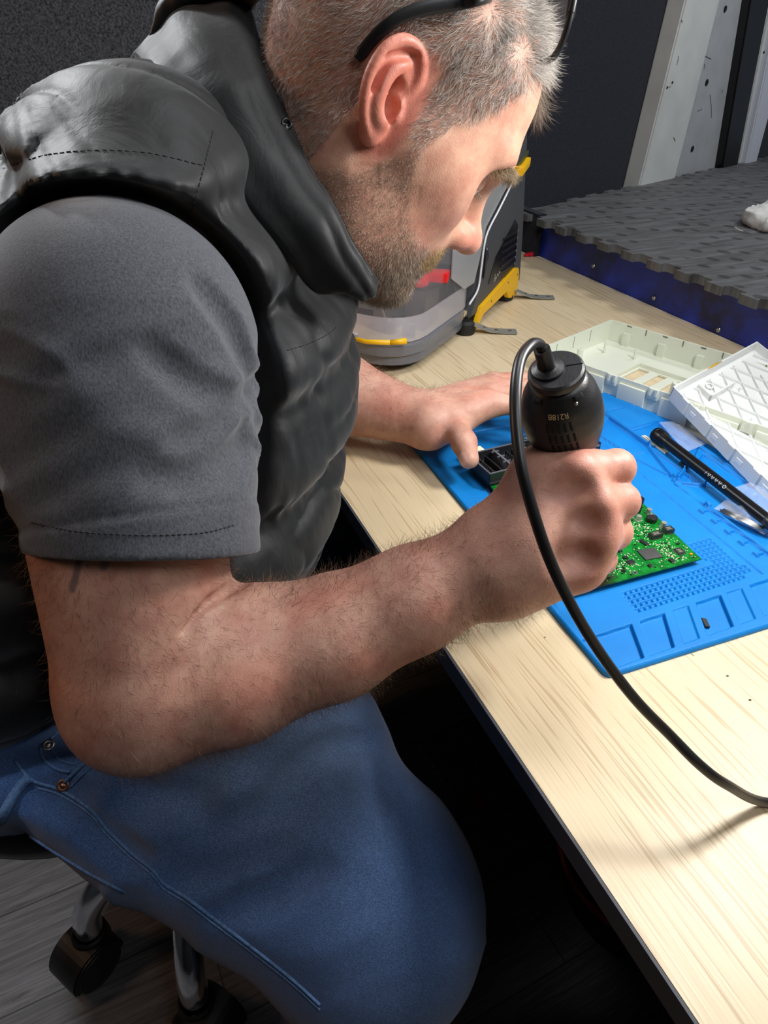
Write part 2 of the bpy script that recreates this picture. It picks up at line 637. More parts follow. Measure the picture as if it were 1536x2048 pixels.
        S.cone(E(-0.0160, 0.021, 0.003), E(-0.0170, 0.002, 0.003), 0.0020, 0.0018, 0.004, sub=True)
        S.cone(E(-0.0150, 0.023, 0.003), E(0.0040, 0.0325, 0.003), 0.0020, 0.0022, 0.004, sub=True)
        S.cone(E(0.0045, -0.012, 0.003), E(-0.001, -0.0035, 0.003), 0.0022, 0.003, 0.003, sub=True)
    S.frame(None)

def ear_plate(P):
    # thin curved plate, the rim flared away from the skull
    x, y, z = P[:, 0], P[:, 1], P[:, 2]
    yc = 0.0035 + np.maximum(0, 0.012 - x) * 0.46
    zz = (z - 0.006)
    xx = (x + 0.004 + 0.10 * np.minimum(0, zz))
    rx = np.where(zz < 0, 0.0185 + zz * 0.22, 0.0185)
    e = np.sqrt((xx / np.maximum(rx, 0.008)) ** 2 + (zz / 0.0315) ** 2)
    d1 = (e - 1) * 0.0185
    d2 = np.abs(y - yc) * 0.9 - 0.0022
    return smax(d1, d2, 0.003)

# ---- joints of the sitting figure (world metres)
SH_R = np.array([0.005, 0.460, 1.010]); EL_R = np.array([-0.020, 0.345, 0.806]); WR_R = np.array([0.208, 0.307, 0.875])
CUFF_R = np.array([-0.005, 0.382, 0.893])
SH_L = np.array([0.03, 0.79, 1.02]); EL_L = np.array([0.17, 0.80, 0.825]); WR_L = np.array([0.322, 0.652, 0.797])
PELV = np.array([-0.19, 0.60, 0.66]); CHEST = np.array([0.01, 0.625, 0.97]); C7 = np.array([0.100, 0.625, 1.065])

# heat gun axis (needed by the gripping hand)
G_TOP = np.array([0.243, 0.315, 1.003]); G_TIP = np.array([0.350, 0.362, 0.765])
G_DIR = unit(G_TIP - G_TOP)

def DP(px, py, depth):
    return CAM + RC @ np.array([px - 768.0, -(py - 1024.0), -FPX]) / FPX * depth

def build_right_hand(S):
    n = unit(CAM - (G_TOP + G_TIP) / 2)
    S.frame(None)
    mcp = [DP(1146, 948, .440), DP(1176, 1010, .436), DP(1178, 1075, .441), DP(1160, 1132, .449)]
    pip = [DP(1232, 936, .450), DP(1242, 1003, .448), DP(1228, 1064, .454), DP(1200, 1118, .461)]
    dip = [DP(1222, 946, .484), DP(1230, 1008, .484), DP(1216, 1068, .486), DP(1190, 1118, .488)]
    tip = [DP(1180, 950, .502), DP(1182, 1010, .502), DP(1172, 1068, .502), DP(1150, 1115, .500)]
    wr = WR_R
    wa = unit(mcp[1] * 0.5 + mcp[2] * 0.5 - wr)
    v = unit(mcp[0] - mcp[3])
    wv = unit(v - wa * (v @ wa))
    u = wa
    for i, (m, o) in enumerate(zip(mcp, (0.018, 0.006, -0.007, -0.017))):
        b = wr + wv * o + wa * 0.010
        S.cone(b, m, 0.0185, 0.0128, 0.012 if i == 0 else 0.024)
    S.cone(wr + wa * 0.03, (mcp[1] + mcp[2]) / 2 - n * 0.010, 0.022, 0.016, 0.02)
    fr = [(0.0122, 0.0116, 0.0104, 0.0095), (0.0120, 0.0113, 0.0102, 0.0095), (0.0115, 0.0110, 0.0098, 0.0090), (0.0108, 0.0100, 0.0088, 0.0080)]
    for i in range(4):
        r = fr[i]
        mid = (mcp[i] + pip[i]) / 2 + n * 0.0015
        S.ell(mcp[i] + n * 0.001, (0.0132, 0.0132, 0.0132), 0.012)
        F = Sdf()
        F.path([mcp[i], mid, pip[i]], [r[0], r[0], r[1]], 0.006)
        F.path([pip[i], dip[i], tip[i]], [r[1], r[2], r[3]], 0.005)
        c = (mcp[i] + dip[i]) / 2
        S.fn(lambda P, F=F: F(P), c, 0.06, 0.0024)
    # web and thumb: leaves the side of the palm near its base, closes over the far side of the handle
    w1 = DP(1075, 958, .449)
    S.cone(w1, mcp[0], 0.0140, 0.0125, 0.014)
    S.cone(wr + wv * 0.010 + wa * 0.03, w1, 0.015, 0.0125, 0.02)
    t1 = DP(1072, 940, .468); t2 = DP(1098, 906, .500); t3 = DP(1150, 925, .520)
    S.path([wr + wv * 0.010 + wa * 0.02 - n * 0.008, t1], [0.016, 0.0135], 0.02)
    F = Sdf(); F.path([t1, t2, t3], [0.0138, 0.0120, 0.0098], 0.006)
    S.fn(lambda P, F=F: F(P), t2, 0.06, 0.007)
    for i in range(4):
        S.cone(wr + wv * (0.012 - 0.008 * i) + wa * 0.03 + n * 0.012, mcp[i] + n * 0.0095, 0.0022, 0.0034, 0.010)
    for i in range(3):
        S.ell((mcp[i] + mcp[i + 1]) / 2 + n * 0.0200 - u * 0.006, (0.010, 0.007, 0.0055), 0.016, sub=True)
    return mcp, pip

def build_arm_right(S):
    S.frame(None)
    S.cone(SH_R, EL_R + (SH_R - EL_R) * 0.10, 0.072, 0.056, 0.0)
    ax = unit(WR_R - EL_R)
    up = unit(np.cross(np.cross(ax, np.array([0, 0, 1.])), ax))
    sd = unit(np.cross(ax, up))
    S.ell(EL_R + np.array([-0.006, -0.002, -0.008]), (0.046, 0.044, 0.039), 0.03)
    FA = Sdf(); FA.frame(None)
    P = [EL_R + ax * 0.0, EL_R + ax * 0.055 - up * 0.008, EL_R + ax * 0.125 - up * 0.012, EL_R + ax * 0.185 - up * 0.006, WR_R, WR_R + ax * 0.025]
    FA.path(P, [0.0445, 0.0435, 0.0370, 0.0310, 0.0270, 0.0260], 0.025)
    FA.ell(EL_R + ax * 0.062 + up * 0.012 - sd * 0.01, (0.048, 0.032, 0.027), 0.02, R=np.stack([ax, sd, up], 1))
    S.fn(lambda Q: FA(Q), (EL_R + WR_R) / 2, 0.22, 0.012)
    cr = [q for q in (march(S, *c) for c in ((486, 1168), (452, 1182), (420, 1203), (392, 1230), (366, 1264))) if q is not None]
    for i in range(len(cr) - 1):
        w = (0.0042, 0.0038, 0.0030, 0.0018)[i]
        S.cone(cr[i] - unit(CAM - cr[i]) * 0.0015, cr[i + 1] - unit(CAM - cr[i]) * 0.0010, w, w * 0.8, 0.0030, sub=True)
    S.ell(WR_R - ax * 0.010 - up * 0.018 + np.array([0, -0.012, 0]), (0.010, 0.010, 0.009), 0.012)

def build_left(S):
    S.frame(None)
    S.cone(SH_L, EL_L, 0.062, 0.045, 0)
    ax = unit(WR_L - EL_L)
    S.cone(EL_L, EL_L + ax * 0.10, 0.050, 0.048, 0.02)
    S.cone(EL_L + ax * 0.10, WR_L, 0.048, 0.0300, 0.02)
    # hand resting on the mat behind the circuit board
    z = 0.782
    def D(px, py, z):
        d = view_ray(px, py); return CAM + d * ((z - CAM[2]) / d[2])
    mcp = [D(975, 808, 0.812), D(985, 790, 0.806), D(990, 775, 0.800), D(985, 765, 0.794)]
    pip = [D(1062, 812, 0.812), D(1085, 795, 0.808), D(1090, 775, 0.802), D(1075, 760, 0.795)]
    dip = [D(1090, 845, 0.795), D(1115, 825, 0.792), D(1122, 802, 0.788), D(1105, 785, 0.782)]
    tip = [D(1100, 872, 0.778), D(1128, 850, 0.776), D(1136, 825, 0.772), D(1120, 805, 0.768)]
    for i, m in enumerate(mcp):
        b = WR_L + np.array([0.004, -0.016 + 0.010 * i, 0.0])
        S.cone(b, m, 0.0200, 0.0135, 0.02)
    for i in range(4):
        F = Sdf(); F.path([mcp[i], pip[i], dip[i], tip[i]], [0.0125, 0.0108, 0.0095, 0.0085], 0.006)
        S.fn(lambda P, F=F: F(P), pip[i], 0.07, 0.005)
    tb = WR_L + np.array([0.008, -0.018, -0.002])
    t1 = D(905, 842, 0.800); t2 = D(928, 885, 0.797); t3 = D(938, 918, 0.789)
    S.path([tb, t1], [0.020, 0.0160], 0.02)
    F = Sdf(); F.path([t1, t2, t3], [0.0160, 0.0135, 0.0108], 0.006)
    S.fn(lambda P, F=F: F(P), t2, 0.06, 0.008)
    S.cone(t1 + unit(mcp[0] - t1) * 0.010, mcp[0], 0.012, 0.011, 0.02)
    return t2, t3

def build_torso_core(S):
    S.frame(None)
    S.ell(PELV, (0.14, 0.17, 0.12), 0)
    S.cone(PELV, CHEST, 0.13, 0.13, 0.05)
    S.cone(SH_R, SH_L, 0.06, 0.06, 0.06)

def build_neck(S):
    S.frame(None)
    S.cone(H(-0.018, 0, -0.020), C7 + np.array([0.030, 0.0, -0.030]), 0.057, 0.070, 0.03)
    S.cone(H(0.01, 0, -0.055), C7 + np.array([0.06, 0.0, -0.07]), 0.050, 0.06, 0.03)

# ---- clothing fields
def vest_field():
    S = Sdf()
    S.ell((-0.165, 0.605, 0.745), (0.165, 0.195, 0.15), 0)
    S.ell((0.020, 0.625, 0.845), (0.180, 0.190, 0.15), 0.08)
    S.ell((0.030, 0.600, 0.790), (0.150, 0.180, 0.10), 0.04)
    S.ell((0.028, 0.630, 0.955), (0.195, 0.200, 0.13), 0.08)
    S.cone((-0.10, 0.60, 0.79), (-0.02, 0.62, 0.89), 0.165, 0.162, 0.05)
    S.cone((0.004, 0.475, 1.022), (0.03, 0.77, 1.030), 0.083, 0.083, 0.07)
    S.cone((0.058, 0.57, 1.054), (0.070, 0.68, 1.052), 0.090, 0.090, 0.05)
    return S
def sleeve_field():
    S = Sdf()
    S.cone(SH_R + np.array([0.006, 0, -0.010]), CUFF_R + np.array([0.005, 0, 0]), 0.087, 0.0700, 0)
    return S
def jeans_field():
    S = Sdf()
    S.ell((-0.20, 0.60, 0.675), (0.15, 0.19, 0.12), 0)
    S.cone((-0.12, 0.47, 0.712), (0.104, 0.264, 0.556), 0.078, 0.076, 0.05)
    S.ell((0.036, 0.405, 0.638), (0.13, 0.086, 0.078), 0.05)
    S.cone((0.04, 0.40, 0.63), (0.135, 0.305, 0.575), 0.062, 0.060, 0.06)
    S.cone((0.108, 0.262, 0.548), (0.07, 0.30, 0.10), 0.078, 0.062, 0.05)
    S.cone((-0.14, 0.72, 0.600), (0.22, 0.82, 0.490), 0.092, 0.072, 0.06)
    S.cone((0.22, 0.82, 0.490), (0.22, 0.82, 0.10), 0.075, 0.055, 0.03)
    return S

# ------------------------------------------------------------------ person: materials
def skin_mat():
    m, nt, b = new_mat('skin')
    at = N(nt, 'ShaderNodeAttribute', attribute_name='Col')
    tc = N(nt, 'ShaderNodeTexCoord')
    n1 = N(nt, 'ShaderNodeTexNoise', ins={'Scale': 45.0, 'Detail': 6.0, 'Roughness': 0.65})
    n2 = N(nt, 'ShaderNodeTexNoise', ins={'Scale': 900.0, 'Detail': 3.0})
    L(nt, tc.outputs['Object'], n1.inputs['Vector']); L(nt, tc.outputs['Object'], n2.inputs['Vector'])
    r = N(nt, 'ShaderNodeValToRGB')
    r.color_ramp.elements[0].position = 0.3; r.color_ramp.elements[0].color = (0.80, 0.62, 0.60, 1)
    r.color_ramp.elements[1].position = 0.7; r.color_ramp.elements[1].color = (1.12, 1.12, 1.08, 1)
    L(nt, n1.outputs['Fac'], r.inputs[0])
    mx = N(nt, 'ShaderNodeMix', data_type='RGBA', blend_type='MULTIPLY')
    mx.inputs['Factor'].default_value = 1.0
    L(nt, at.outputs['Color'], mx.inputs['A']); L(nt, r.outputs[0], mx.inputs['B'])
    L(nt, mx.outputs['Result'], b.inputs['Base Color'])
    b.inputs['Roughness'].default_value = 0.48
    b.inputs['Specular IOR Level'].default_value = 0.42
    b.inputs['Subsurface Weight'].default_value = 0.12
    b.inputs['Subsurface Radius'].default_value = (1.0, 0.35, 0.2)
    b.inputs['Subsurface Scale'].default_value = 0.004
    bp = N(nt, 'ShaderNodeBump', ins={'Strength': 0.35, 'Distance': 0.0006})
    L(nt, n2.outputs['Fac'], bp.inputs['Height']); L(nt, bp.outputs[0], b.inputs['Normal'])
    return m
def strand_mat(name, rough=0.45):
    m, nt, b = new_mat(name)
    at = N(nt, 'ShaderNodeAttribute', attribute_name='Col')
    L(nt, at.outputs['Color'], b.inputs['Base Color'])
    b.inputs['Roughness'].default_value = rough
    return m
M_SKIN = skin_mat()
M_HAIR = strand_mat('hair')
def fabric(name, col, kind):
    m, nt, b = new_mat(name)
    tc = N(nt, 'ShaderNodeTexCoord')
    b.inputs['Base Color'].default_value = col
    if kind == 'nylon':
        b.inputs['Roughness'].default_value = 0.56
        b.inputs['Specular IOR Level'].default_value = 0.30
        b.inputs['Sheen Weight'].default_value = 0.15
        n = N(nt, 'ShaderNodeTexNoise', ins={'Scale': 28.0, 'Detail': 7.0, 'Roughness': 0.55, 'Distortion': 0.6})
        mp = N(nt, 'ShaderNodeMapping'); mp.inputs['Scale'].default_value = (1.0, 1.0, 0.35)
        L(nt, tc.outputs['Object'], mp.inputs[0]); L(nt, mp.outputs[0], n.inputs['Vector'])
        bp = N(nt, 'ShaderNodeBump', ins={'Strength': 0.28, 'Distance': 0.006})
        L(nt, n.outputs['Fac'], bp.inputs['Height'])
        n3 = N(nt, 'ShaderNodeTexNoise', ins={'Scale': 1500.0, 'Detail': 1.0})
        L(nt, tc.outputs['Object'], n3.inputs['Vector'])
        bp2 = N(nt, 'ShaderNodeBump', ins={'Strength': 0.12, 'Distance': 0.0003})
        L(nt, n3.outputs['Fac'], bp2.inputs['Height']); L(nt, bp.outputs[0], bp2.inputs['Normal'])
        L(nt, bp2.outputs[0], b.inputs['Normal'])
    elif kind == 'jersey':
        b.inputs['Roughness'].default_value = 0.95
        b.inputs['Sheen Weight'].default_value = 0.25
        b.inputs['Specular IOR Level'].default_value = 0.2
        mp = N(nt, 'ShaderNodeMapping'); mp.inputs['Scale'].default_value = (1.0, 1.0, 0.3)
        n = N(nt, 'ShaderNodeTexNoise', ins={'Scale': 900.0, 'Detail': 4.0, 'Roughness': 0.7})
        L(nt, tc.outputs['Object'], mp.inputs[0]); L(nt, mp.outputs[0], n.inputs['Vector'])
        r = N(nt, 'ShaderNodeValToRGB')
        r.color_ramp.elements[0].position = 0.32; r.color_ramp.elements[1].position = 0.72
        r.color_ramp.elements[0].color = tuple(c * 0.55 for c in col[:3]) + (1,)
        r.color_ramp.elements[1].color = tuple(min(1, c * 1.7) for c in col[:3]) + (1,)
        L(nt, n.outputs['Fac'], r.inputs[0]); L(nt, r.outputs[0], b.inputs['Base Color'])
        bp = N(nt, 'ShaderNodeBump', ins={'Strength': 0.3, 'Distance': 0.0006})
        L(nt, n.outputs['Fac'], bp.inputs['Height']); L(nt, bp.outputs[0], b.inputs['Normal'])
    elif kind == 'denim':
        b.inputs['Roughness'].default_value = 0.92
        b.inputs['Sheen Weight'].default_value = 0.2
        b.inputs['Specular IOR Level'].default_value = 0.2
        mp = N(nt, 'ShaderNodeMapping'); mp.inputs['Rotation'].default_value = (0.3, 0.5, 0.9); mp.inputs['Scale'].default_value = (1.0, 3.2, 3.2)
        n = N(nt, 'ShaderNodeTexNoise', ins={'Scale': 620.0, 'Detail': 3.0, 'Roughness': 0.85})
        L(nt, tc.outputs['Object'], mp.inputs[0]); L(nt, mp.outputs[0], n.inputs['Vector'])
        nf = N(nt, 'ShaderNodeTexNoise', ins={'Scale': 9.0, 'Detail': 5.0, 'Roughness': 0.6})
        L(nt, tc.outputs['Object'], nf.inputs['Vector'])
        at = N(nt, 'ShaderNodeAttribute', attribute_name='Col')
        r = N(nt, 'ShaderNodeValToRGB')
        r.color_ramp.elements[0].position = 0.36; r.color_ramp.elements[1].position = 0.68
        r.color_ramp.elements[0].color = (0.42, 0.43, 0.50, 1)
        r.color_ramp.elements[1].color = (2.1, 2.0, 1.8, 1)
        L(nt, n.outputs['Fac'], r.inputs[0])
        r2 = N(nt, 'ShaderNodeValToRGB')
        r2.color_ramp.elements[0].position = 0.35; r2.color_ramp.elements[1].position = 0.65
        r2.color_ramp.elements[0].color = (0.78, 0.8, 0.84, 1)
        r2.color_ramp.elements[1].color = (1.2, 1.2, 1.18, 1)
        L(nt, nf.outputs['Fac'], r2.inputs[0])
        m1 = N(nt, 'ShaderNodeMix', data_type='RGBA', blend_type='MULTIPLY'); m1.inputs['Factor'].default_value = 1
        m2 = N(nt, 'ShaderNodeMix', data_type='RGBA', blend_type='MULTIPLY'); m2.inputs['Factor'].default_value = 1
        L(nt, at.outputs['Color'], m1.inputs['A']); L(nt, r.outputs[0], m1.inputs['B'])
        L(nt, m1.outputs['Result'], m2.inputs['A']); L(nt, r2.outputs[0], m2.inputs['B'])
        L(nt, m2.outputs['Result'], b.inputs['Base Color'])
        bp = N(nt, 'ShaderNodeBump', ins={'Strength': 0.5, 'Distance': 0.0006})
        L(nt, n.outputs['Fac'], bp.inputs['Height']); L(nt, bp.outputs[0], b.inputs['Normal'])
    return m
M_VEST = fabric('black nylon', sRGB(17, 19, 21), 'nylon')
M_TEE = fabric('grey jersey', sRGB(72, 74, 80), 'jersey')
M_JEAN = fabric('denim', sRGB(44, 66, 104), 'denim')
M_THREAD = simple('thread', sRGB(62, 82, 112), 0.8)
M_BTHREAD = simple('black thread', sRGB(14, 15, 16), 0.7)
M_COPPER = simple('worn copper', sRGB(150, 110, 90), 0.35, 0.9)
M_STEEL = simple('steel', sRGB(190, 190, 190), 0.3, 1.0)

# ------------------------------------------------------------------ person: body
SHD = Sdf(); build_head(SHD); build_neck(SHD)
SAR = Sdf(); build_arm_right(SAR); build_right_hand(SAR)
SAL = Sdf(); LT2, LT3 = build_left(SAL)
STC = Sdf(); build_torso_core(STC)
parts = []
Vh, Fh = extract(SHD, TH - 0.175, TH + 0.175, 0.00125 * DETAIL)
Va, Fa = extract(SAR, (-0.12, 0.22, 0.74), (0.36, 0.50, 1.02), 0.0016 * DETAIL)
Vl, Fl = extract(SAL, (0.08, 0.52, 0.72), (0.56, 0.9, 0.90), 0.0018 * DETAIL)
Vt, Ft = extract(STC, (-0.36, 0.35, 0.52), (0.2, 0.88, 1.15), 0.008)
base = np.array(sRGB(200, 157, 139)[:3]); red = np.array(sRGB(205, 112, 98)[:3]); dark = np.array(sRGB(150, 108, 88)[:3]); pale = np.array(sRGB(218, 172, 148)[:3])
def mixc(C, c, w): return C * (1 - w[:, None]) + c * w[:, None]
def headlocal(V): return (V - TH) @ RH / HS
p = headlocal(Vh)
Ch = np.tile(pale, (len(p), 1)) * 0.98
x, y, z = p.T
ear = np.clip(1.6 - ((x + 0.014) / 0.024) ** 4 - ((z - 0.006) / 0.038) ** 4 - ((np.abs(y) - 0.086) / 0.0150) ** 4, 0, 1)
Ch = mixc(Ch, red, 0.65 * ear)
Ch = mixc(Ch, red, 0.38 * np.exp(-(((x - 0.062) / 0.022) ** 2 + ((z + 0.028) / 0.022) ** 2 + ((np.abs(y) - 0.05) / 0.03) ** 2)))
Ch = mixc(Ch, red, 0.40 * np.exp(-(((x - 0.122) / 0.014) ** 2 + ((z + 0.026) / 0.014) ** 2)))
Ch = mixc(Ch, red, 0.16 * sstep(-0.02, -0.06, x) * sstep(0.02, -0.03, z))
def beard_mask(p):
    x, y, z = p.T
    top = np.interp(x, [-0.03, 0.0, 0.012, 0.022, 0.034, 0.05, 0.07, 0.085, 0.098, 0.112], [-0.06, -0.040, -0.018, -0.004, -0.022, -0.040, -0.052, -0.050, -0.043, -0.043])
    m = sstep(top + 0.006, top - 0.008, z) * sstep(-0.05, -0.02, x)
    lips = (np.abs(y) < 0.027) & (x > 0.086) & (z < -0.0625) & (z > -0.079)
    return m * (~lips) * sstep(-0.135, -0.115, z)
def hair_mask(p):
    x, y, z = p.T
    ay = np.abs(y)
    side = np.interp(x, [-0.11, -0.075, -0.05, -0.03, -0.022, 0.008, 0.012, 0.018, 0.026, 0.034, 0.044, 0.056, 0.066, 0.078, 0.09],
                     [-0.120, -0.115, -0.100, -0.060, 0.030, 0.050, 0.000, -0.008, -0.004, 0.018, 0.034, 0.050, 0.070, 0.092, 0.11])
    cen = np.interp(x, [0.0, 0.06, 0.075, 0.10], [-1, 0.0, 0.088, 0.105])
    w = sstep(0.030, 0.018, ay)
    line = np.where(x > 0.05, side * (1 - w) + cen * w, side)
    return sstep(line - 0.004, line + 0.008, z)
hm = hair_mask(p); bmk = beard_mask(p)
Ch = mixc(Ch, np.array(sRGB(150, 118, 104)[:3]), 0.55 * hm * (1 - ear))
Ch = mixc(Ch, np.array(sRGB(128, 100, 86)[:3]), 0.38 * bmk)
lipm = np.exp(-(((z + 0.069) / 0.007) ** 4)) * (x > 0.088) * (np.abs(y) < 0.026)
Ch = mixc(Ch, np.array(sRGB(190, 115, 105)[:3]), 0.8 * lipm)
def arm_col(V):
    C = np.tile(base, (len(V), 1))
    n = vnoise(V, 38, 3)
    C = mixc(C, np.array(sRGB(205, 128, 108)[:3]), 0.35 * sstep(0.0, 0.8, n))
    C = mixc(C, dark, 0.22 * sstep(0.0, 0.9, vnoise(V, 26, 5)))
    return C
Ca = arm_col(Va); Cl = arm_col(Vl) * 1.05
hand = sstep(0.21, 0.26, Va[:, 0])
Ca = mixc(Ca, np.array(sRGB(212, 150, 130)[:3]), 0.5 * hand)
# old tattoo lines on the upper arm running down from under the sleeve
def near_poly(V, pts, w):
    d = np.full(len(V), 9.0)
    for a, b in zip(pts[:-1], pts[1:]):
        ba = b - a; t = np.clip((V - a) @ ba / (ba @ ba), 0, 1)
        d = np.minimum(d, np.linalg.norm(V - a - t[:, None] * ba, axis=1))
    return sstep(w, w * 0.4, d)
for poly, w in (([(160, 1085), (158, 1120), (152, 1150), (144, 1180)], 0.0030), ([(215, 1090), (216, 1112), (208, 1132)], 0.0034), ([(240, 1090), (262, 1114)], 0.0030)):
    pts = [march(SAR, *q) for q in poly]
    if all(q is not None for q in pts):
        Ca = mixc(Ca, np.array(sRGB(88, 84, 92)[:3]), 0.75 * near_poly(Va, pts, w))
off = 0; Vs = []; Fs = []; Cs = []
for V, F, C in ((Vh, Fh, Ch), (Va, Fa, Ca), (Vl, Fl, Cl), (Vt, Ft, np.tile(base, (len(Vt), 1)))):
    Vs.append(V); Fs.append(F + off); Cs.append(C); off += len(V)
person = tri_mesh('person', np.concatenate(Vs), np.concatenate(Fs), M_SKIN, None)
set_color(person, np.concatenate(Cs))
tag(person, 'bearded grey haired person in black vest and blue jeans leaning over the bench', 'person')

# eyes
for s in (-1, 1):
    mb = MB(); bm = bmesh.new()
    bmesh.ops.create_uvsphere(bm, u_segments=24, v_segments=16, radius=0.0128 * HS)
    ce = H(0.0800, s * 0.033, 0.0065)
    mb.bm(bm, lambda q: q + ce)
    eye = mb.build('eye', None, person, smooth=True)
    m, nt, b = new_mat('eye')
    at = N(nt, 'ShaderNodeAttribute', attribute_name='Col'); L(nt, at.outputs['Color'], b.inputs['Base Color']); b.inputs['Roughness'].default_value = 0.08
    eye.data.materials.append(m)
    q = (np.array([v.co[:] for v in eye.data.vertices]) - ce) @ unit(H(1, s * 0.0, -0.55) - H(0, 0, 0)) / (0.0128 * HS)
    set_color(eye, np.where((q > 0.965)[:, None], 0.01, np.where((q > 0.88)[:, None], np.array(sRGB(80, 95, 105)[:3]), np.array(sRGB(215, 200, 195)[:3]))))

# thumb nail of the left hand, lying on the thumb's surface
td = unit(LT3 - LT2); toC = unit(CAM - LT3)
tn = toC * 0.75 - RC[:, 0] * 0.65; tn = unit(tn - td * (tn @ td)); tsd = np.cross(td, tn)
g = []
for i in range(10):
    for j in range(8):
        uu = -0.0035 + 0.0125 * i / 9; ww = (j - 3.5) / 3.5 * 0.0056 * math.sqrt(max(0.15, 1 - (max(0, i - 6) / 4.2) ** 2)) * math.sqrt(max(0.3, 1 - (max(0, 2 - i) / 2.6) ** 2))
        q = LT3 + td * uu + tsd * ww + tn * 0.02
        for _ in range(25): q = q - tn * max(SAL(q[None], cull=False)[0] - 0.0005, 0) * 0.9
        g.append(q)
fc = [(i * 8 + j, i * 8 + j + 1, i * 8 + j + 9, i * 8 + j + 8) for i in range(9) for j in range(7)]
nail = link_mesh('thumb_nail', g, fc, simple('nail', sRGB(222, 176, 162), 0.25), person, True)

# ------------------------------------------------------------------ hair
def sample(V, F, w, n, seed):
    r = np.random.default_rng(seed)
    T = np.concatenate([F[:, [0, 1, 2]], F[:, [0, 2, 3]]])
    a, b, c = V[T[:, 0]], V[T[:, 1]], V[T[:, 2]]
    cr = np.cross(b - a, c - a); ar = np.linalg.norm(cr, axis=1)
    pw = ar * w[T].mean(1); pw /= pw.sum()
    k = r.choice(len(T), n, p=pw)
    u, v = r.random((2, n)); m = u + v > 1; u[m] = 1 - u[m]; v[m] = 1 - v[m]
    P = a[k] + (b - a)[k] * u[:, None] + (c - a)[k] * v[:, None]
    return P, cr[k] / (ar[k][:, None] + 1e-12), r
def grey_cols(r, n, lo, hi, share):
    t = np.where(r.random(n) < share, 0.55 + 0.45 * r.random(n), 0.35 * r.random(n))
    return np.array(lo)[None] * (1 - t[:, None]) + np.array(hi)[None] * t[:, None]
def make_strands(name, P, Nn, D, ln, rad, cols, parent, **kw):
    V, F, si = strands(P, Nn, D, ln, rad, **kw)
    o = tri_mesh(name, V, F, M_HAIR, parent, True)
    set_color(o, cols[si])
    return o
# head hair
w = hm * (1 - (ear > 0.3)) * (bmk < 0.4)
P, Nn, r = sample(Vh, Fh, w, int(52000 * HAIRN), 11)
q = headlocal(P)
Nn = np.where(((sdf_normal(SHD, P) * Nn).sum(1) < 0)[:, None], -Nn, Nn)
flow = np.zeros_like(q)
top = sstep(0.06, 0.11, q[:, 2])[:, None]
back = sstep(-0.02, -0.07, q[:, 0])[:, None]
flow = (1 - top) * ((1 - back) * np.array([-0.35, 0, -1.0]) + back * np.array([-0.2, 0, -1.0])) + top * np.array([1.0, -0.15, 0.0])
cl = np.stack([vnoise(q, 60, 21), vnoise(q, 60, 22), vnoise(q, 60, 23)], 1)
flow = flow + cl * 0.9
flowW = flow @ RH.T
flowW -= Nn * (flowW * Nn).sum(1, keepdims=True)
flowW /= np.linalg.norm(flowW, axis=1, keepdims=True) + 1e-9
lift = 0.40 + 0.35 * top
D = flowW + Nn * lift + r.normal(size=P.shape) * 0.16
ln = (0.0078 + 0.011 * sstep(0.0, 0.10, q[:, 2])) * (0.7 + 0.5 * r.random(len(P)))
nape = sstep(-0.02, -0.06, q[:, 2]); ln = ln * (1 - 0.25 * nape)
cols = grey_cols(r, len(P), sRGB(78, 66, 58)[:3], sRGB(222, 215, 206)[:3], 0.80)
hair = make_strands('hair', P, Nn, D, ln, 0.00013, cols, person, segs=3, curl=0.35, rg=r)
# forelock hanging past the forehead
r = np.random.default_rng(5)
n = int(1500 * HAIRN) + 50
yy = r.uniform(-0.020, 0.034, n); zz = r.uniform(0.080, 0.108, n)
S0 = np.stack([np.full(n, 0.16), yy, zz], 1)
P = TH + (S0 * HS) @ RH.T; dd = -RH[:, 0]
for _ in range(40):
    dv = SHD(P, cull=False); P = P + dd * np.maximum(dv, 0)[:, None] * 0.8
Nn = sdf_normal(SHD, P)
D = (np.array([0.75, -0.15, -0.55]) + r.normal(size=(n, 3)) * 0.22) @ RH.T
cols = grey_cols(r, n, sRGB(80, 66, 54)[:3], sRGB(190, 178, 158)[:3], 0.6)
fl = make_strands('forelock', P, Nn, D, 0.013 + 0.016 * r.random(n), 0.00009, cols, hair, segs=5, curl=0.7, gravity=0.25, rg=r)
# beard and moustache
P, Nn, r = sample(Vh, Fh, bmk, int(42000 * HAIRN), 12)
q = headlocal(P)
Nn = np.where(((sdf_normal(SHD, P) * Nn).sum(1) < 0)[:, None], -Nn, Nn)
front = sstep(0.06, 0.09, q[:, 0])[:, None]
flow = (1 - front) * np.array([-0.15, 0, -1.0]) + front * np.array([0.35, 0, -0.9])
flowW = flow @ RH.T; flowW -= Nn * (flowW * Nn).sum(1, keepdims=True)
D = flowW * 0.9 + Nn * 0.7 + r.normal(size=P.shape) * 0.28
ln = (0.0034 + 0.0042 * sstep(0.02, 0.09, q[:, 0]) * sstep(-0.03, -0.08, q[:, 2])) * (0.6 + 0.7 * r.random(len(P)))
mous = (q[:, 0] > 0.085) & (q[:, 2] > -0.064) & (q[:, 2] < -0.04)
ln[mous] = 0.0065
cols = grey_cols(r, len(P), sRGB(74, 58, 46)[:3], sRGB(220, 202, 180)[:3], 0.62)
cols[mous] = grey_cols(r, mous.sum(), sRGB(130, 96, 60)[:3], sRGB(215, 190, 140)[:3], 0.6)
beard = make_strands('beard', P, Nn, D, ln, 0.00013, cols, person, segs=2, curl=0.2, rg=r)
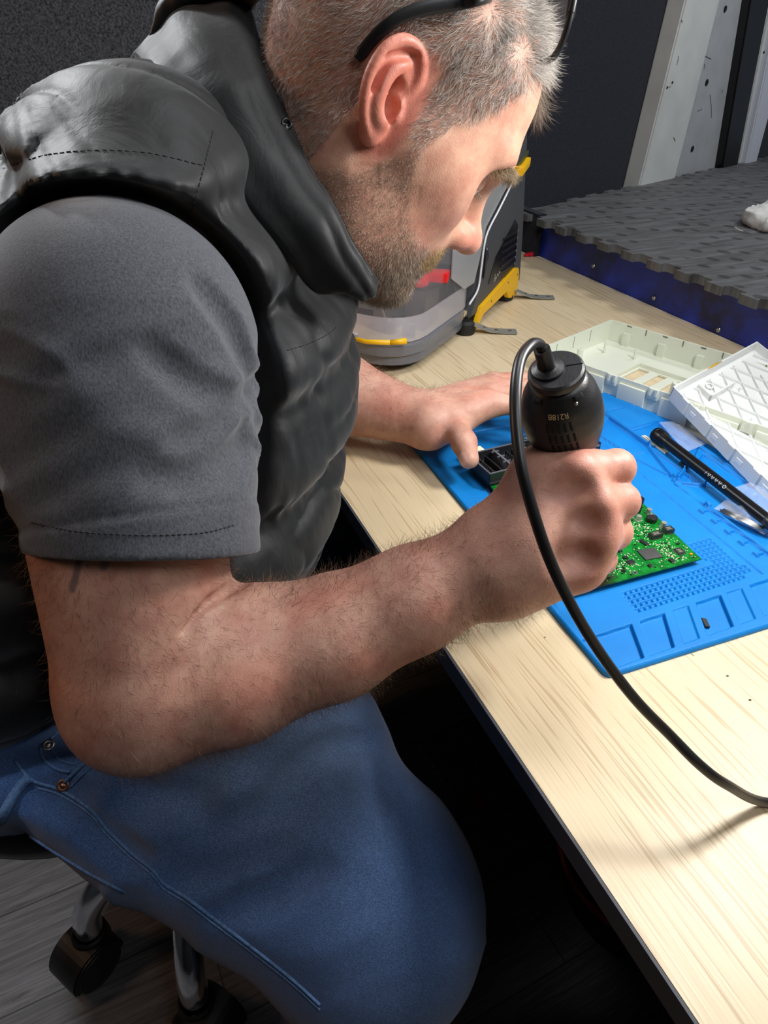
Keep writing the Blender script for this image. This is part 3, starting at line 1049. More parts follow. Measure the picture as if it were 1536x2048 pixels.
# eyebrows, eyelashes
for s in (-1, 1):
    r = np.random.default_rng(33 + s)
    n = int(700 * HAIRN) + 20
    t = r.random(n)
    S0 = np.stack([np.full(n, 0.15), s * (0.010 + 0.047 * t), 0.0300 + 0.003 * np.sin(t * 3.1) - 0.0095 * t * t + r.normal(size=n) * 0.0022], 1)
    P = TH + (S0 * HS) @ RH.T; dd = -RH[:, 0]
    for _ in range(40):
        dv = SHD(P, cull=False); P = P + dd * np.maximum(dv, 0)[:, None] * 0.8
    Nn = sdf_normal(SHD, P)
    D = np.stack([0.5 + 0 * t, s * (0.25 + 0.6 * t), -0.25 + 0 * t], 1) + r.normal(size=(n, 3)) * 0.25
    D = D @ RH.T
    cols = grey_cols(r, n, sRGB(96, 72, 50)[:3], sRGB(205, 185, 150)[:3], 0.5)
    make_strands('eyebrow', P, Nn, D, 0.008 + 0.005 * r.random(n), 0.00015, cols, person, segs=3, curl=0.3, rg=r)
    n = 60; t = r.random(n)
    P = np.stack([0.0915 - 0.004 * np.abs(t - 0.45), s * (0.022 + 0.024 * t), 0.0045 - 0.002 * np.abs(t - 0.5)], 1)
    P = TH + (P * HS) @ RH.T
    D = (np.stack([1 + 0 * t, s * (0.6 * (t - 0.3)), -0.45 + 0 * t], 1) + r.normal(size=(n, 3)) * 0.15) @ RH.T
    make_strands('eyelashes', P, np.tile(RH[:, 0], (n, 1)), D, 0.009, 0.00010, grey_cols(r, n, sRGB(90, 75, 60)[:3], sRGB(190, 175, 150)[:3], 0.5), person, segs=3, curl=0.2, rg=r)
# arm hair
for (V, F, Sx, wr_, el, cnt, sd) in ((Va, Fa, SAR, WR_R, EL_R, 17000, 41), (Vl, Fl, SAL, WR_L, EL_L, 5500, 42)):
    ax = unit(wr_ - el); t = (V - el) @ ax; Lr = np.linalg.norm(wr_ - el)
    w = sstep(-0.05, 0.02, t) * sstep(Lr + 0.045, Lr - 0.02, t) + 0.10 * (t < Lr + 0.06)
    w = w * (0.35 + 0.65 * sstep(-0.4, 0.5, vnoise(V, 30, 9)))
    P, Nn, r = sample(V, F, w, int(cnt * HAIRN), sd)
    Nn = np.where(((sdf_normal(Sx, P) * Nn).sum(1) < 0)[:, None], -Nn, Nn)
    fl_ = np.tile(ax * 0.45 + np.array([0, -0.1, -0.8]), (len(P), 1)); fl_ -= Nn * (fl_ * Nn).sum(1, keepdims=True)
    D = fl_ + Nn * 0.45 + r.normal(size=P.shape) * 0.35
    cols = grey_cols(r, len(P), sRGB(66, 46, 32)[:3], sRGB(165, 130, 95)[:3], 0.35)
    make_strands('arm_hair', P, Nn, D, 0.007 + 0.008 * r.random(len(P)), 0.000085, cols, person, segs=3, curl=0.7, rg=r)

# ------------------------------------------------------------------ clothing
SV0 = vest_field()
SEAM_Z = np.array([1.085, 1.018, 0.953, 0.863, 0.785, 0.705])
AXT = unit(CHEST - PELV)
HEM_V = DP(78, 1452, .54)
HEM_T = DP(60, 1500, .54)
HEM_VF = DP(620, 1262, .62)
# lower edge of the vest: a plane through the hip and the front of the belly
_hn = unit(np.cross(HEM_VF - HEM_V, np.array([0.0, 1.0, 0.0])));
if _hn[2] > 0: _hn = -_hn
def seam_dist(P):
    s = P[:, 2] - 0.12 * (P[:, 1] - 0.55) + 0.10 * np.minimum(P[:, 0], 0.10)
    d = np.abs(s[:, None] - (SEAM_Z + 0.005)[None]).min(1)
    return d
def vest_detail(P):
    d = seam_dist(P)
    puff = 0.0115 * (1 - np.exp(-(d / 0.016) ** 2))
    th = np.arctan2(P[:, 1] - 0.62, P[:, 0] + 0.02) * 0.19
    Q = np.stack([th, P[:, 2] * 0.16, np.zeros(len(P))], 1)
    wr = vnoise(Q, 150, 1) * 0.0026 * np.exp(-d / 0.022)
    Q2 = np.stack([th * 0.6 + P[:, 2] * 0.5, P[:, 2] * 1.0 - th * 0.35, P[:, 0] * 0.3], 1)
    big = vnoise(Q2, 22, 2) * 0.0040 + vnoise(P, 70, 4) * 0.0005
    crk = (1 - np.abs(vnoise(Q2, 22, 6))) ** 6 * 0.0035
    return -(puff + wr + big - crk)
def build_vest():
    S = Sdf()
    S.fn(lambda P: SV0(P) + 0.0075 + vest_detail(P), (0, .62, .9), 2.0, 0)
    # neck opening and arm opening
    S.cone(H(-0.02, 0, -0.02), C7 + np.array([0.012, 0, -0.03]), 0.072, 0.080, 0.01, sub=True)
    c0 = SH_R + np.array([0.008, 0.0, -0.010]); c1 = CUFF_R + np.array([0.010, -0.05, -0.02])
    def ring(P):
        ba = c1 - c0; t = np.clip((P - c0) @ ba / (ba @ ba), 0, 1)
        return np.linalg.norm(P - c0 - t[:, None] * ba, axis=1) - (0.0955 + 0.010 * t)
    S.fn(ring, (0, .45, .95), 0.4, 0.012, 's')
    def hem(P): return (P - HEM_V) @ _hn
    S.fn(hem, (0, .6, .8), 2.0, 0.01, 'i')
    return S
SVEST = build_vest()
V, F = extract(SVEST, (-0.36, 0.33, 0.60), (0.26, 0.93, 1.21), 0.0028 * DETAIL)
vest = tri_mesh('padded_vest', V, F, M_VEST, person)
vest['label'] = 'black quilted sleeveless padded vest'

# T-shirt: sleeve over the upper arm plus the shirt body inside the vest
SSL0 = sleeve_field()
adir = unit(CUFF_R - SH_R)
def tee_detail(P):
    t = (P - SH_R) @ adir
    th = np.arctan2((P - SH_R) @ unit(np.cross(adir, (0, 1, 0))), (P - SH_R) @ unit(np.cross(adir, unit(np.cross(adir, (0, 1, 0))))))
    fold = vnoise(np.stack([t * 3.0 + th * 0.055, th * 0.06, 0 * t], 1), 24, 8)
    f2 = (1 - np.abs(vnoise(np.stack([t * 2.2 - th * 0.07, th * 0.05, 0 * t], 1), 20, 12))) ** 4
    hem = 0.0012 * np.exp(-((t - (CL - 0.022)) / 0.0016) ** 2) - 0.0010 * sstep(CL - 0.024, CL - 0.018, t)
    return -(0.0034 * fold + 0.0045 * f2) * sstep(-0.02, 0.04, t) * (1 - 0.75 * sstep(CL - 0.05, CL - 0.02, t)) + hem
CL = float((CUFF_R - SH_R) @ adir)
def build_tee():
    S = Sdf()
    S.fn(lambda P: SSL0(P) + tee_detail(P) + 0.001, SH_R, 2.0, 0)
    S.fn(lambda P: SV0(P) + 0.006 + 0.026 * sstep(0.020, 0.060, -((P - HEM_T) @ _hn)), (0, .62, .9), 2.0, 0.02)
    def cuff(P):
        w = (P - CUFF_R) @ adir
        near = ((P - SH_R) @ unit(np.array([0.3, -1, 0]))) 
        return np.where(near > 0.0, w, -1.0)
    cn = unit(adir - 0.16 * RC[:, 0])
    # sleeve end plane, only round the arm
    def cuffp(P):
        w = (P - CUFF_R) @ cn
        q = P - CUFF_R; rad = np.linalg.norm(q - np.outer(q @ cn, cn), axis=1)
        return -np.maximum(-w, rad - 0.125)
    S.fn(lambda P: -cuffp(P), CUFF_R + cn * 0.1, 0.25, 0.002, 's')
    # hollow sleeve mouth
    S.cone(CUFF_R + cn * 0.03, CUFF_R + cn * 0.05, 0.0645, 0.0650, 0.002, sub=True)
    S.fn(lambda P: (P - HEM_T) @ _hn, (0, .6, .8), 2.0, 0.004, 'i')
    return S
def grooves(S, base, lines, r, k, lift=0.5):
    for ln in lines:
        pts = surf_dense(base, ln, 4)
        for i in range(len(pts) - 1):
            if np.linalg.norm(pts[i + 1] - pts[i]) > 0.05: continue
            t = abs((i + 0.5) / (len(pts) - 1) * 2 - 1); rr = r * (1 - 0.55 * t * t)
            o = unit(CAM - pts[i]) * rr * lift
            S.cone(pts[i] + o, pts[i + 1] + o, rr, rr, k, sub=True)
def surf(sdf, px): return [q for q in (march(sdf, *a) for a in px) if q is not None]
def surf_dense(sdf, px, n=6):
    pp = catmull([(a, b, 0) for a, b in px], n)
    return surf(sdf, [(a, b) for a, b, _ in pp])
_tb = build_tee(); STEE = build_tee()
grooves(STEE, _tb, ([(538, 720), (500, 800), (430, 860), (360, 890)], [(530, 820), (500, 880), (420, 935), (300, 960)], [(515, 890), (460, 940), (360, 970)], [(400, 560), (470, 640), (505, 740)], [(300, 700), (400, 770), (480, 790)]), 0.0060, 0.011, 0.85)
V, F = extract(STEE, (-0.34, 0.28, 0.60), (0.24, 0.92, 1.13), 0.0024 * DETAIL)
tee = tri_mesh('t_shirt', V, F, M_TEE, person)
tee['label'] = 'grey short-sleeved t-shirt'
# hem stitching round the cuff
def stitches(sdf, pts, step, r, parent, mat, name='stitching', dash=0.6, lift=0.0003):
    pts = catmull(pts, 10)
    s = np.concatenate([[0], np.cumsum(np.linalg.norm(np.diff(pts, axis=0), axis=1))])
    mb = MB(); k = 0
    while k * step < s[-1]:
        a = [np.array([np.interp(k * step + q * step * dash, s, pts[:, i]) for i in range(3)]) for q in (0, 0.5, 1)]
        A = np.array(a); nn = sdf_normal(sdf, A)
        d = sdf(A, cull=False)
        A = A - nn * d[:, None] + nn * lift
        if np.linalg.norm(A[2] - A[0]) > 1e-5: mb.tube(A, r, 5)
        k += 1
    return mb.build(name, mat, parent, smooth=True)
def surf(sdf, px): return [q for q in (march(sdf, *a) for a in px) if q is not None]
def surf_dense(sdf, px, n=6):
    pp = catmull([(a, b, 0) for a, b in px], n)
    return surf(sdf, [(a, b) for a, b, _ in pp])
stitches(STEE, surf_dense(STEE, [(62, 1044), (150, 1062), (280, 1070), (400, 1066), (470, 1050)]), 0.0032, 0.00035, tee, simple('grey thread', sRGB(45, 46, 50), 0.9))

# vest seams (thread lines sunk in the fabric) and pocket zip
for px in ([(426, 262), (412, 320), (396, 380), (382, 425)], [(20, 330), (100, 308), (200, 300), (300, 306), (405, 330)], [(575, 700), (610, 690), (650, 672), (672, 655)]):
    pts = surf_dense(SVEST, px)
    if len(pts) > 3: stitches(SVEST, pts, 0.0042, 0.00030, vest, M_BTHREAD, 'seam', 0.65, 0.0002)
zp = surf_dense(SVEST, [(682, 992), (690, 1020), (692, 1060), (684, 1100)])
if len(zp) > 3:
    mb = MB(); zc = catmull(zp, 3); nn = sdf_normal(SVEST, np.array(zc))
    for i in range(len(zc) - 1):
        dd = unit(zc[i + 1] - zc[i]); ss = unit(np.cross(dd, nn[i]))
        for k in range(2):
            c = zc[i] + (zc[i + 1] - zc[i]) * k / 2
            mb.box(c + ss * (0.0011 if k else -0.0011) + nn[i] * 0.001, (0.0012, 0.0024, 0.0012), X=dd, Y=ss, Z=nn[i])
    mb.tube(zc + nn * 0.0002 + 0, 0.0024, 8, flat=((0, 0, 1), 0.5))
    zipper = mb.build('zipper', simple('zip teeth', sRGB(70, 72, 74), 0.35, 0.6), vest)

# stand-up collar: a padded band round the neck, open at the front
BASE = [(318, 62, .520), (352, 120, .478), (420, 215, .462), (510, 375, .462), (590, 480, .470), (652, 572, .492), (700, 588, .505)]
TOPE = [(486, -40, .560), (520, 60, .512), (556, 175, .490), (606, 300, .478), (655, 385, .478), (712, 485, .486), (762, 563, .502)]
mid = np.array([[*DP(*b)] for b in BASE]); mtop = np.array([[*DP(*b)] for b in TOPE])
def mirror(P, c=0.645):
    Q = P.copy(); Q[:, 1] = 2 * c - Q[:, 1]; return Q
bN = catmull(mid, 8); tN = catmull(mtop, 8)
mB = mirror(mid[::-1], 0.655); mT = mirror(mtop[::-1], 0.640)
backB = catmull(np.vstack([mB[-2:], mid[:2]]), 8)[8:17]; backT = catmull(np.vstack([mT[-2:], mtop[:2]]), 8)[8:17]
bR = np.vstack([catmull(mB, 8), backB[1:-1], bN]); tR = np.vstack([catmull(mT, 8), backT[1:-1], tN])
nu = len(bR); nv = 15
def collar_surface():
    cen = C7 + np.array([0.02, 0.01, 0.05])
    G = np.zeros((nu, nv, 3))
    for i in range(nu):
        out = bR[i] - cen; 
        up = unit(tR[i] - bR[i]); out = unit(out - up * (out @ up))
        for j in range(nv):
            t = j / (nv - 1)
            bul = 0.010 * math.sin(math.pi * t) + 0.003 * abs(math.sin(2 * math.pi * t)) - 0.004 * math.exp(-((t - 0.88) / 0.03) ** 2)
            wv_ = 0.0018 * vnoise(np.array([[i * 0.30, t * 1.2, 0]]), 1.0, 31)[0] + 0.0012 * vnoise(np.array([[i * 0.9, t * 2, 0]]), 1.0, 32)[0]
            G[i, j] = bR[i] * (1 - t) + tR[i] * t + out * (bul + wv_)
    return G
G = collar_surface()
fc = [(i * nv + j, (i + 1) * nv + j, (i + 1) * nv + j + 1, i * nv + j + 1) for i in range(nu - 1) for j in range(nv - 1)]
ext1 = np.array([bR[i] + (bR[i] - tR[i]) * 0.30 + unit(C7 - bR[i]) * 0.006 for i in range(nu)])[:, None, :]
G = np.concatenate([ext1, G], 1); nv += 1
fc = [(i * nv + j, (i + 1) * nv + j, (i + 1) * nv + j + 1, i * nv + j + 1) for i in range(nu - 1) for j in range(nv - 1)]
collar = link_mesh('collar', G.reshape(-1, 3), fc, M_VEST, vest, True)
md = collar.modifiers.new('s', 'SOLIDIFY'); md.thickness = 0.007; md.offset = -1 if True else 1
md2 = collar.modifiers.new('b', 'SUBSURF'); md2.levels = 1; md2.render_levels = 1
md3 = collar.modifiers.new('b', 'BEVEL'); collar.modifiers.remove(md3)
mb = MB(); e0 = G[:, nv - 2] 
k = nu - len(tN)
for i in range(k, nu - 1):
    for q in range(3):
        a = e0[i] + (e0[i + 1] - e0[i]) * q / 3; b = e0[i] + (e0[i + 1] - e0[i]) * (q + 0.6) / 3
        up = unit(tR[i] - bR[i]); out = unit(np.cross(e0[i + 1] - e0[i], up)); 
        if out @ (CAM - a) < 0: out = -out
        mb.tube([a + out * 0.0012, (a + b) / 2 + out * 0.0014, b + out * 0.0012], 0.0003, 5)
mb.build('stitching', M_BTHREAD, collar, smooth=True)
mb = MB(); ec = DP(573, 248, .472); en = unit(CAM - ec)
bm = bmesh.new()
mb.lathe([(0.0018, 0.0), (0.0036, 0.0), (0.0040, 0.0004), (0.0036, 0.0009), (0.0021, 0.0007), (0.0018, 0.0002)], ec, unit(en + np.array([.3, 0, .2])), 20)
mb.build('eyelet', simple('black enamel', sRGB(25, 25, 27), 0.25, 0.3), collar, smooth=True)

# jeans
SJ0 = jeans_field()
def jean_detail(P):
    hipw = np.array([-0.12, 0.47, 0.695]); kn = np.array([0.108, 0.262, 0.548]); a = unit(kn - hipw)
    t = (P - hipw) @ a
    q = P - hipw - np.outer(t, a)
    s1 = q @ unit(np.cross(a, (0, 0, 1)))
    fold = (1 - np.abs(vnoise(np.stack([t * 1.0 + s1 * 0.9, s1 * 0.5 - t * 0.2, P[:, 2] * 0.3], 1), 17, 15))) ** 5
    soft = vnoise(np.stack([t + s1, s1 * 0.6, P[:, 2] * 0.4], 1), 26, 16)
    w = sstep(0.30, 0.0, t) * 0.8 + 0.2
    kn2 = 0.9 * sstep(0.50, 0.40, P[:, 2]) 
    return -(fold * 0.0120 * w + soft * 0.0026) - kn2 * 0.004 * vnoise(P * np.array([.4, .4, 1.0]), 30, 18)
SJ = Sdf()
SJ.fn(lambda P: SJ0(P) + jean_detail(P), (0, .5, .5), 2.0, 0)
WAIST = DP(70, 1500, .54)
SJ.fn(lambda P: -((P - (WAIST - _hn * 0.004)) @ _hn), (0, .6, .8), 2.0, 0.004, 'i')
_jb = Sdf(); _jb.ops = list(SJ.ops)
grooves(SJ, _jb, ([(318, 1752), (400, 1700), (520, 1630), (620, 1590)], [(340, 1772), (450, 1745), (570, 1690)], [(185, 1650), (290, 1615), (420, 1575)], [(60, 1600), (105, 1590), (150, 1600)], [(430, 1836), (540, 1800), (650, 1730)], [(130, 1640), (210, 1700), (280, 1740)], [(560, 1560), (660, 1500), (740, 1480)], [(250, 1570), (330, 1590), (430, 1640)], [(20, 1580), (70, 1590), (110, 1640)]), 0.0075, 0.017, 0.60)
V, F = extract(SJ, (-0.38, 0.12, 0.04), (0.36, 0.90, 0.84), 0.0040 * DETAIL)
jeans = tri_mesh('jeans', V, F, M_JEAN, person)
jeans['label'] = 'faded blue denim jeans'
jc = np.tile(np.array(sRGB(48, 74, 116)[:3]), (len(V), 1))
fade = np.exp(-(((V - np.array([0.06, 0.36, 0.70])) / np.array([0.10, 0.09, 0.10])) ** 2).sum(1))
jc = mixc(jc, np.array(sRGB(92, 108, 130)[:3]), 0.75 * fade)
fade2 = np.exp(-(((V - np.array([0.11, 0.20, 0.56])) / np.array([0.07, 0.07, 0.09])) ** 2).sum(1))
jc = mixc(jc, np.array(sRGB(80, 98, 124)[:3]), 0.45 * fade2)
set_color(jeans, jc)
# double rows of thread: pocket edge, side seam, fly of the coin pocket, waistband
def seamtube(px, name, r=0.0011, mat=None, par=None, lift=0.0):
    pts = surf_dense(SJ, px)
    if len(pts) < 4: return None
    pts = np.array(pts); nn = sdf_normal(SJ, pts)
    mb = MB(); mb.tube(pts + nn * lift, r, 6)
    return mb.build(name, mat or M_THREAD, par or jeans, smooth=True)
M_SEAM = simple('denim seam', sRGB(70, 100, 140), 0.9, var=0.35, vscale=500)
side = [(30, 1520), (52, 1550), (75, 1566), (120, 1580), (180, 1618), (215, 1660), (262, 1705), (305, 1740), (328, 1768), (372, 1795), (420, 1832), (500, 1892), (580, 1955), (640, 2010)]
seamtube(side, 'side_seam', 0.0014, M_SEAM)
seamtube([(x, y + 10) for x, y in side[2:]], 'side_seam', 0.0009, M_SEAM)
seamtube([(82, 1492), (86, 1516), (112, 1538), (140, 1545)], 'coin_pocket_edge', 0.0012, M_SEAM)
seamtube([(96, 1478), (104, 1500), (120, 1520), (150, 1530)], 'coin_pocket_edge', 0.0008, M_SEAM)
seamtube([(128, 1566), (150, 1545), (178, 1520), (205, 1502)], 'pocket_edge', 0.0014, M_SEAM)
seamtube([(140, 1576), (162, 1553), (190, 1528), (212, 1512)], 'pocket_edge', 0.0008, M_SEAM)
seamtube([(100, 1478), (130, 1452), (160, 1430)], 'waistband_seam', 0.0010, M_SEAM)
seamtube([(2, 1640), (20, 1605), (42, 1572), (60, 1556)], 'belt_loop', 0.0042, M_SEAM, lift=0.0005)
seamtube([(60, 1672), (110, 1705), (180, 1748), (250, 1785)], 'inseam', 0.0012, M_SEAM)
for px, py, mt in ((97, 1491, M_STEEL), (127, 1571, M_COPPER)):
    c = march(SJ, px, py)
    if c is None: continue
    nn = unit(sdf_normal(SJ, c[None])[0] * 0.6 + unit(CAM - c) * 0.4)
    mb = MB(); mb.lathe([(0.0046, -0.001), (0.0048, 0.0012), (0.0040, 0.0020), (0.0028, 0.0016), (0.0018, 0.0012), (0.0010, 0.0022), (0.0, 0.0024)], c, nn, 24)
    mb.build('rivet', mt, jeans, smooth=True)

# ================================================================== SETTING
def onz(px, py, z):
    d = view_ray(px, py); return CAM + d * ((z - CAM[2]) / d[2])
def onx(px, py, x):
    d = view_ray(px, py); return CAM + d * (x / d[0])
def struct(o):
    o['kind'] = 'structure'; return o

def carpet_mat(name, c1, c2, scale):
    m, nt, b = new_mat(name)
    tc = N(nt, 'ShaderNodeTexCoord')
    n = N(nt, 'ShaderNodeTexNoise', ins={'Scale': scale, 'Detail': 4.0, 'Roughness': 0.75})
    L(nt, tc.outputs['Object'], n.inputs['Vector'])
    r = N(nt, 'ShaderNodeValToRGB'); r.color_ramp.elements[0].position = 0.35; r.color_ramp.elements[1].position = 0.72
    r.color_ramp.elements[0].color = c1; r.color_ramp.elements[1].color = c2
    L(nt, n.outputs['Fac'], r.inputs[0]); L(nt, r.outputs[0], b.inputs['Base Color'])
    b.inputs['Roughness'].default_value = 1.0; b.inputs['Specular IOR Level'].default_value = 0.1
    b.inputs['Sheen Weight'].default_value = 0.1
    bp = N(nt, 'ShaderNodeBump', ins={'Strength': 0.6, 'Distance': 0.002})
    L(nt, n.outputs['Fac'], bp.inputs['Height']); L(nt, bp.outputs[0], b.inputs['Normal'])
    return m
M_CARPET = carpet_mat('van lining carpet', sRGB(17, 18, 26), sRGB(52, 54, 66), 420)

W0 = np.array([1.02, 1.52, 0.0]); WD = unit(np.array([1, .37, 0])); WN = np.array([WD[1], -WD[0], 0])
def wallpt(s, z, out=0.0): return W0 + WD * s + WN * out + np.array([0, 0, z])
def onwall(px, py, out=0.0):
    d = view_ray(px, py); P0 = W0 + WN * out
    t = ((P0 - CAM) @ WN) / (d @ WN); return CAM + d * t

mb = MB(); mb.box((-0.44, 1.55, 1.15), (2.92, 0.06, 2.3)); struct(mb.build('wall_back', carpet_mat('lit lining carpet', sRGB(34, 36, 40), sRGB(98, 100, 106), 260)))  # same lining carpet, the light falling on it put into a lighter colour
mb = MB(); mb.box(tuple(W0 + WD * 1.1 - WN * 0.03 + np.array([0, 0, 1.15])), (2.4, 0.06, 2.3), X=WD, Y=WN); struct(mb.build('wall_right', M_CARPET))
mb = MB(); mb.box((-1.93, 0.4, 1.15), (0.06, 3.4, 2.3)); struct(mb.build('wall_left', carpet_mat('grey lining carpet', sRGB(60, 62, 66), sRGB(95, 97, 102), 300)))
mb = MB(); mb.box((0.5, -1.33, 1.15), (4.8, 0.06, 2.3)); struct(mb.build('wall_front', carpet_mat('dark lining carpet', sRGB(30, 31, 36), sRGB(60, 62, 68), 300)))
mb = MB(); mb.box((0.5, 0.4, 2.33), (4.8, 3.6, 0.06)); struct(mb.build('ceiling', simple('ceiling panel', sRGB(205, 207, 208), 0.7)))

# floor: dark grey wood-look vinyl planks
m, nt, b = new_mat('grey vinyl planks')
tc = N(nt, 'ShaderNodeTexCoord')
mp = N(nt, 'ShaderNodeMapping'); mp.inputs['Rotation'].default_value = (0, 0, math.radians(-4))
L(nt, tc.outputs['Object'], mp.inputs[0])
br = N(nt, 'ShaderNodeTexBrick', ins={'Scale': 1.0, 'Mortar Size': 0.0012, 'Brick Width': 0.95, 'Row Height': 0.152, 'Color1': (0.75, 0.75, 0.75, 1), 'Color2': (1.15, 1.15, 1.15, 1), 'Mortar': (0.25, 0.25, 0.25, 1)})
L(nt, mp.outputs[0], br.inputs['Vector'])
mp2 = N(nt, 'ShaderNodeMapping'); mp2.inputs['Scale'].default_value = (3.0, 60.0, 1.0)
L(nt, mp.outputs[0], mp2.inputs[0])
n = N(nt, 'ShaderNodeTexNoise', ins={'Scale': 2.2, 'Detail': 7.0, 'Roughness': 0.7, 'Distortion': 1.2})
L(nt, mp2.outputs[0], n.inputs['Vector'])
r = N(nt, 'ShaderNodeValToRGB'); r.color_ramp.elements[0].position = 0.30; r.color_ramp.elements[1].position = 0.72
r.color_ramp.elements[0].color = sRGB(58, 58, 60); r.color_ramp.elements[1].color = sRGB(122, 122, 124)
L(nt, n.outputs['Fac'], r.inputs[0])
mx = N(nt, 'ShaderNodeMix', data_type='RGBA', blend_type='MULTIPLY'); mx.inputs['Factor'].default_value = 1
L(nt, r.outputs[0], mx.inputs['A']); L(nt, br.outputs['Color'], mx.inputs['B']); L(nt, mx.outputs['Result'], b.inputs['Base Color'])
b.inputs['Roughness'].default_value = 0.55
bp = N(nt, 'ShaderNodeBump', ins={'Strength': 0.25, 'Distance': 0.001}); L(nt, n.outputs['Fac'], bp.inputs['Height']); L(nt, bp.outputs[0], b.inputs['Normal'])
mb = MB(); mb.box((0.5, 0.4, -0.03), (4.8, 3.6, 0.06)); struct(mb.build('floor', m))

# painted door pillar with its holes, black rubber seal and second pillar, on the slanted wall
M_WPAINT = simple('scuffed white paint', sRGB(206, 208, 204), 0.5, var=0.07, vscale=14)
M_GPAINT = simple('scuffed grey paint', sRGB(172, 174, 176), 0.5, var=0.08, vscale=18)
def wall_strip(px, thick, mat, name):
    P = [onwall(*q, out=thick) for q in px]
    poly = [((p - W0) @ WD, p[2]) for p in P]
    # carry the strip down behind the platform and up to the ceiling
    mb = MB(); mb.prism(poly, 0.0, thick, fr=(W0, WD, (0, 0, 1), WN), bev=0.004)
    return struct(mb.build(name, mat))
def ext(a, b, t): return (a[0] + (b[0] - a[0]) * t, a[1] + (b[1] - a[1]) * t)
def strip4(tl, bl, br_, tr, thick, mat, name):
    return wall_strip([ext(bl, tl, 2.2), ext(tl, bl, 1.25), ext(tr, br_, 1.25), ext(br_, tr, 2.2)], thick, mat, name)
strip4((1372, 0), (1284, 352), (1352, 352), (1440, 0), 0.050, M_WPAINT, 'trim_1')
strip4((1434, 0), (1350, 352), (1452, 330), (1508, 0), 0.030, M_GPAINT, 'trim_2')
strip4((1502, 0), (1446, 330), (1478, 318), (1540, 0), 0.055, simple('black rubber seal', sRGB(16, 16, 18), 0.35), 'trim_3')
strip4((1541, 0), (1478, 320), (1502, 322), (1570, 0), 0.040, M_WPAINT, 'trim_4')
strip4((1562, 0), (1494, 322), (1514, 322), (1600, 0), 0.060, simple('white lacquer', sRGB(214, 218, 228), 0.35), 'trim_5')
M_HOLE = simple('dark hole', sRGB(6, 6, 7), 0.9)
hb = bpy.data.objects['trim_2']
for px, py, rr in ((1451, 18, .0075), (1414, 165, .008), (1385, 298, .008), (1335, 175, .003), (1345, 165, .003), (1528, 105, .004), (1418, 25, .003)):
    c = onwall(px, py, 0.051 if px in (1335, 1345) else (0.0611 if px == 1528 else 0.0312))
    mb = MB(); mb.lathe([(rr, -0.001), (rr, 0.0004), (rr * 0.8, 0.0006)], c, WN, 16); mb.build('hole', M_HOLE, hb)
# scuff marks on the paint
sc = MB()
for (x0, y0, x1, y1) in ((1395, 222, 1404, 218), (1404, 110, 1422, 118), (1404, 114, 1412, 112), (1386, 200, 1386, 206), (1378, 210, 1379, 214), (1420, 190, 1423, 235), (1353, 130, 1357, 112), (1341, 172, 1338, 175), (1347, 275, 1350, 283), (1409, 128, 1408, 138), (1445, 180, 1443, 186), (1363, 40, 1364, 46), (1398, 45, 1404, 52)):
    o_ = 0.0505 if x0 < 1370 else 0.0305
    sc.tube([onwall(x0, y0, o_), onwall((x0 + x1) / 2 + 1, (y0 + y1) / 2, o_), onwall(x1, y1, o_)], 0.0009, 5)
sc.build('scuff_marks', simple('scuff', sRGB(100, 100, 98), 0.9), hb)

# ------------------------------------------------------------------ raised platform behind the bench
M_BLUE = None
m, nt, b = new_mat('blue painted steel'); M_BLUE = m
tc = N(nt, 'ShaderNodeTexCoord'); n = N(nt, 'ShaderNodeTexNoise', ins={'Scale': 9.0, 'Detail': 6.0, 'Roughness': 0.65})
L(nt, tc.outputs['Object'], n.inputs['Vector'])
r = N(nt, 'ShaderNodeValToRGB'); r.color_ramp.elements[0].position = 0.36; r.color_ramp.elements[1].position = 0.55
r.color_ramp.elements[0].color = sRGB(18, 28, 76); r.color_ramp.elements[1].color = sRGB(28, 54, 172)
L(nt, n.outputs['Fac'], r.inputs[0]); L(nt, r.outputs[0], b.inputs['Base Color']); b.inputs['Roughness'].default_value = 0.42
plat = empty('platform', (1.5, 0.7, 0.0), 'raised blue steel platform along the back edge of the bench', 'platform')
mb = MB(); mb.prism([(0.968, -0.6), (2.6, -0.6), (2.6, 2.0), (1.02, 1.50), (0.968, 1.48)], 0.0, 0.821); mb.build('steel_box', M_BLUE, plat)
mb = MB(); mb.box((0.962, 1.43, 0.79), (0.02, 0.10, 0.10)); mb.build('carpet_corner', M_CARPET, plat)
for px, py in ((1187, 532), (1308, 596), (1437, 660)):
    c = onx(px, py, 0.968)
    mb = MB(); mb.lathe([(0.0045, -0.001), (0.0045, 0.001), (0.003, 0.0025), (0.0012, 0.0028), (0.001, 0.0012)], c, (-1, 0, 0), 14); mb.build('screw', M_STEEL, plat, smooth=True)

# rubber mat with interlocking edge
m, nt, b = new_mat('worn black rubber')
tc = N(nt, 'ShaderNodeTexCoord')
mp = N(nt, 'ShaderNodeMapping'); mp.inputs['Scale'].default_value = (24.0, 17.0, 1.0); mp.inputs['Rotation'].default_value = (0, 0, 0.35)
L(nt, tc.outputs['Object'], mp.inputs[0])
vo = N(nt, 'ShaderNodeTexVoronoi', ins={'Scale': 1.0, 'Randomness': 0.18}); L(nt, mp.outputs[0], vo.inputs['Vector'])
rv = N(nt, 'ShaderNodeValToRGB'); rv.color_ramp.elements[0].position = 0.27; rv.color_ramp.elements[1].position = 0.33
rv.color_ramp.elements[0].color = (0, 0, 0, 1); rv.color_ramp.elements[1].color = (1, 1, 1, 1)
L(nt, vo.outputs['Distance'], rv.inputs[0])
mp2 = N(nt, 'ShaderNodeMapping'); mp2.inputs['Rotation'].default_value = (0, 0, 0.45); mp2.inputs['Scale'].default_value = (9.0, 70.0, 1.0)
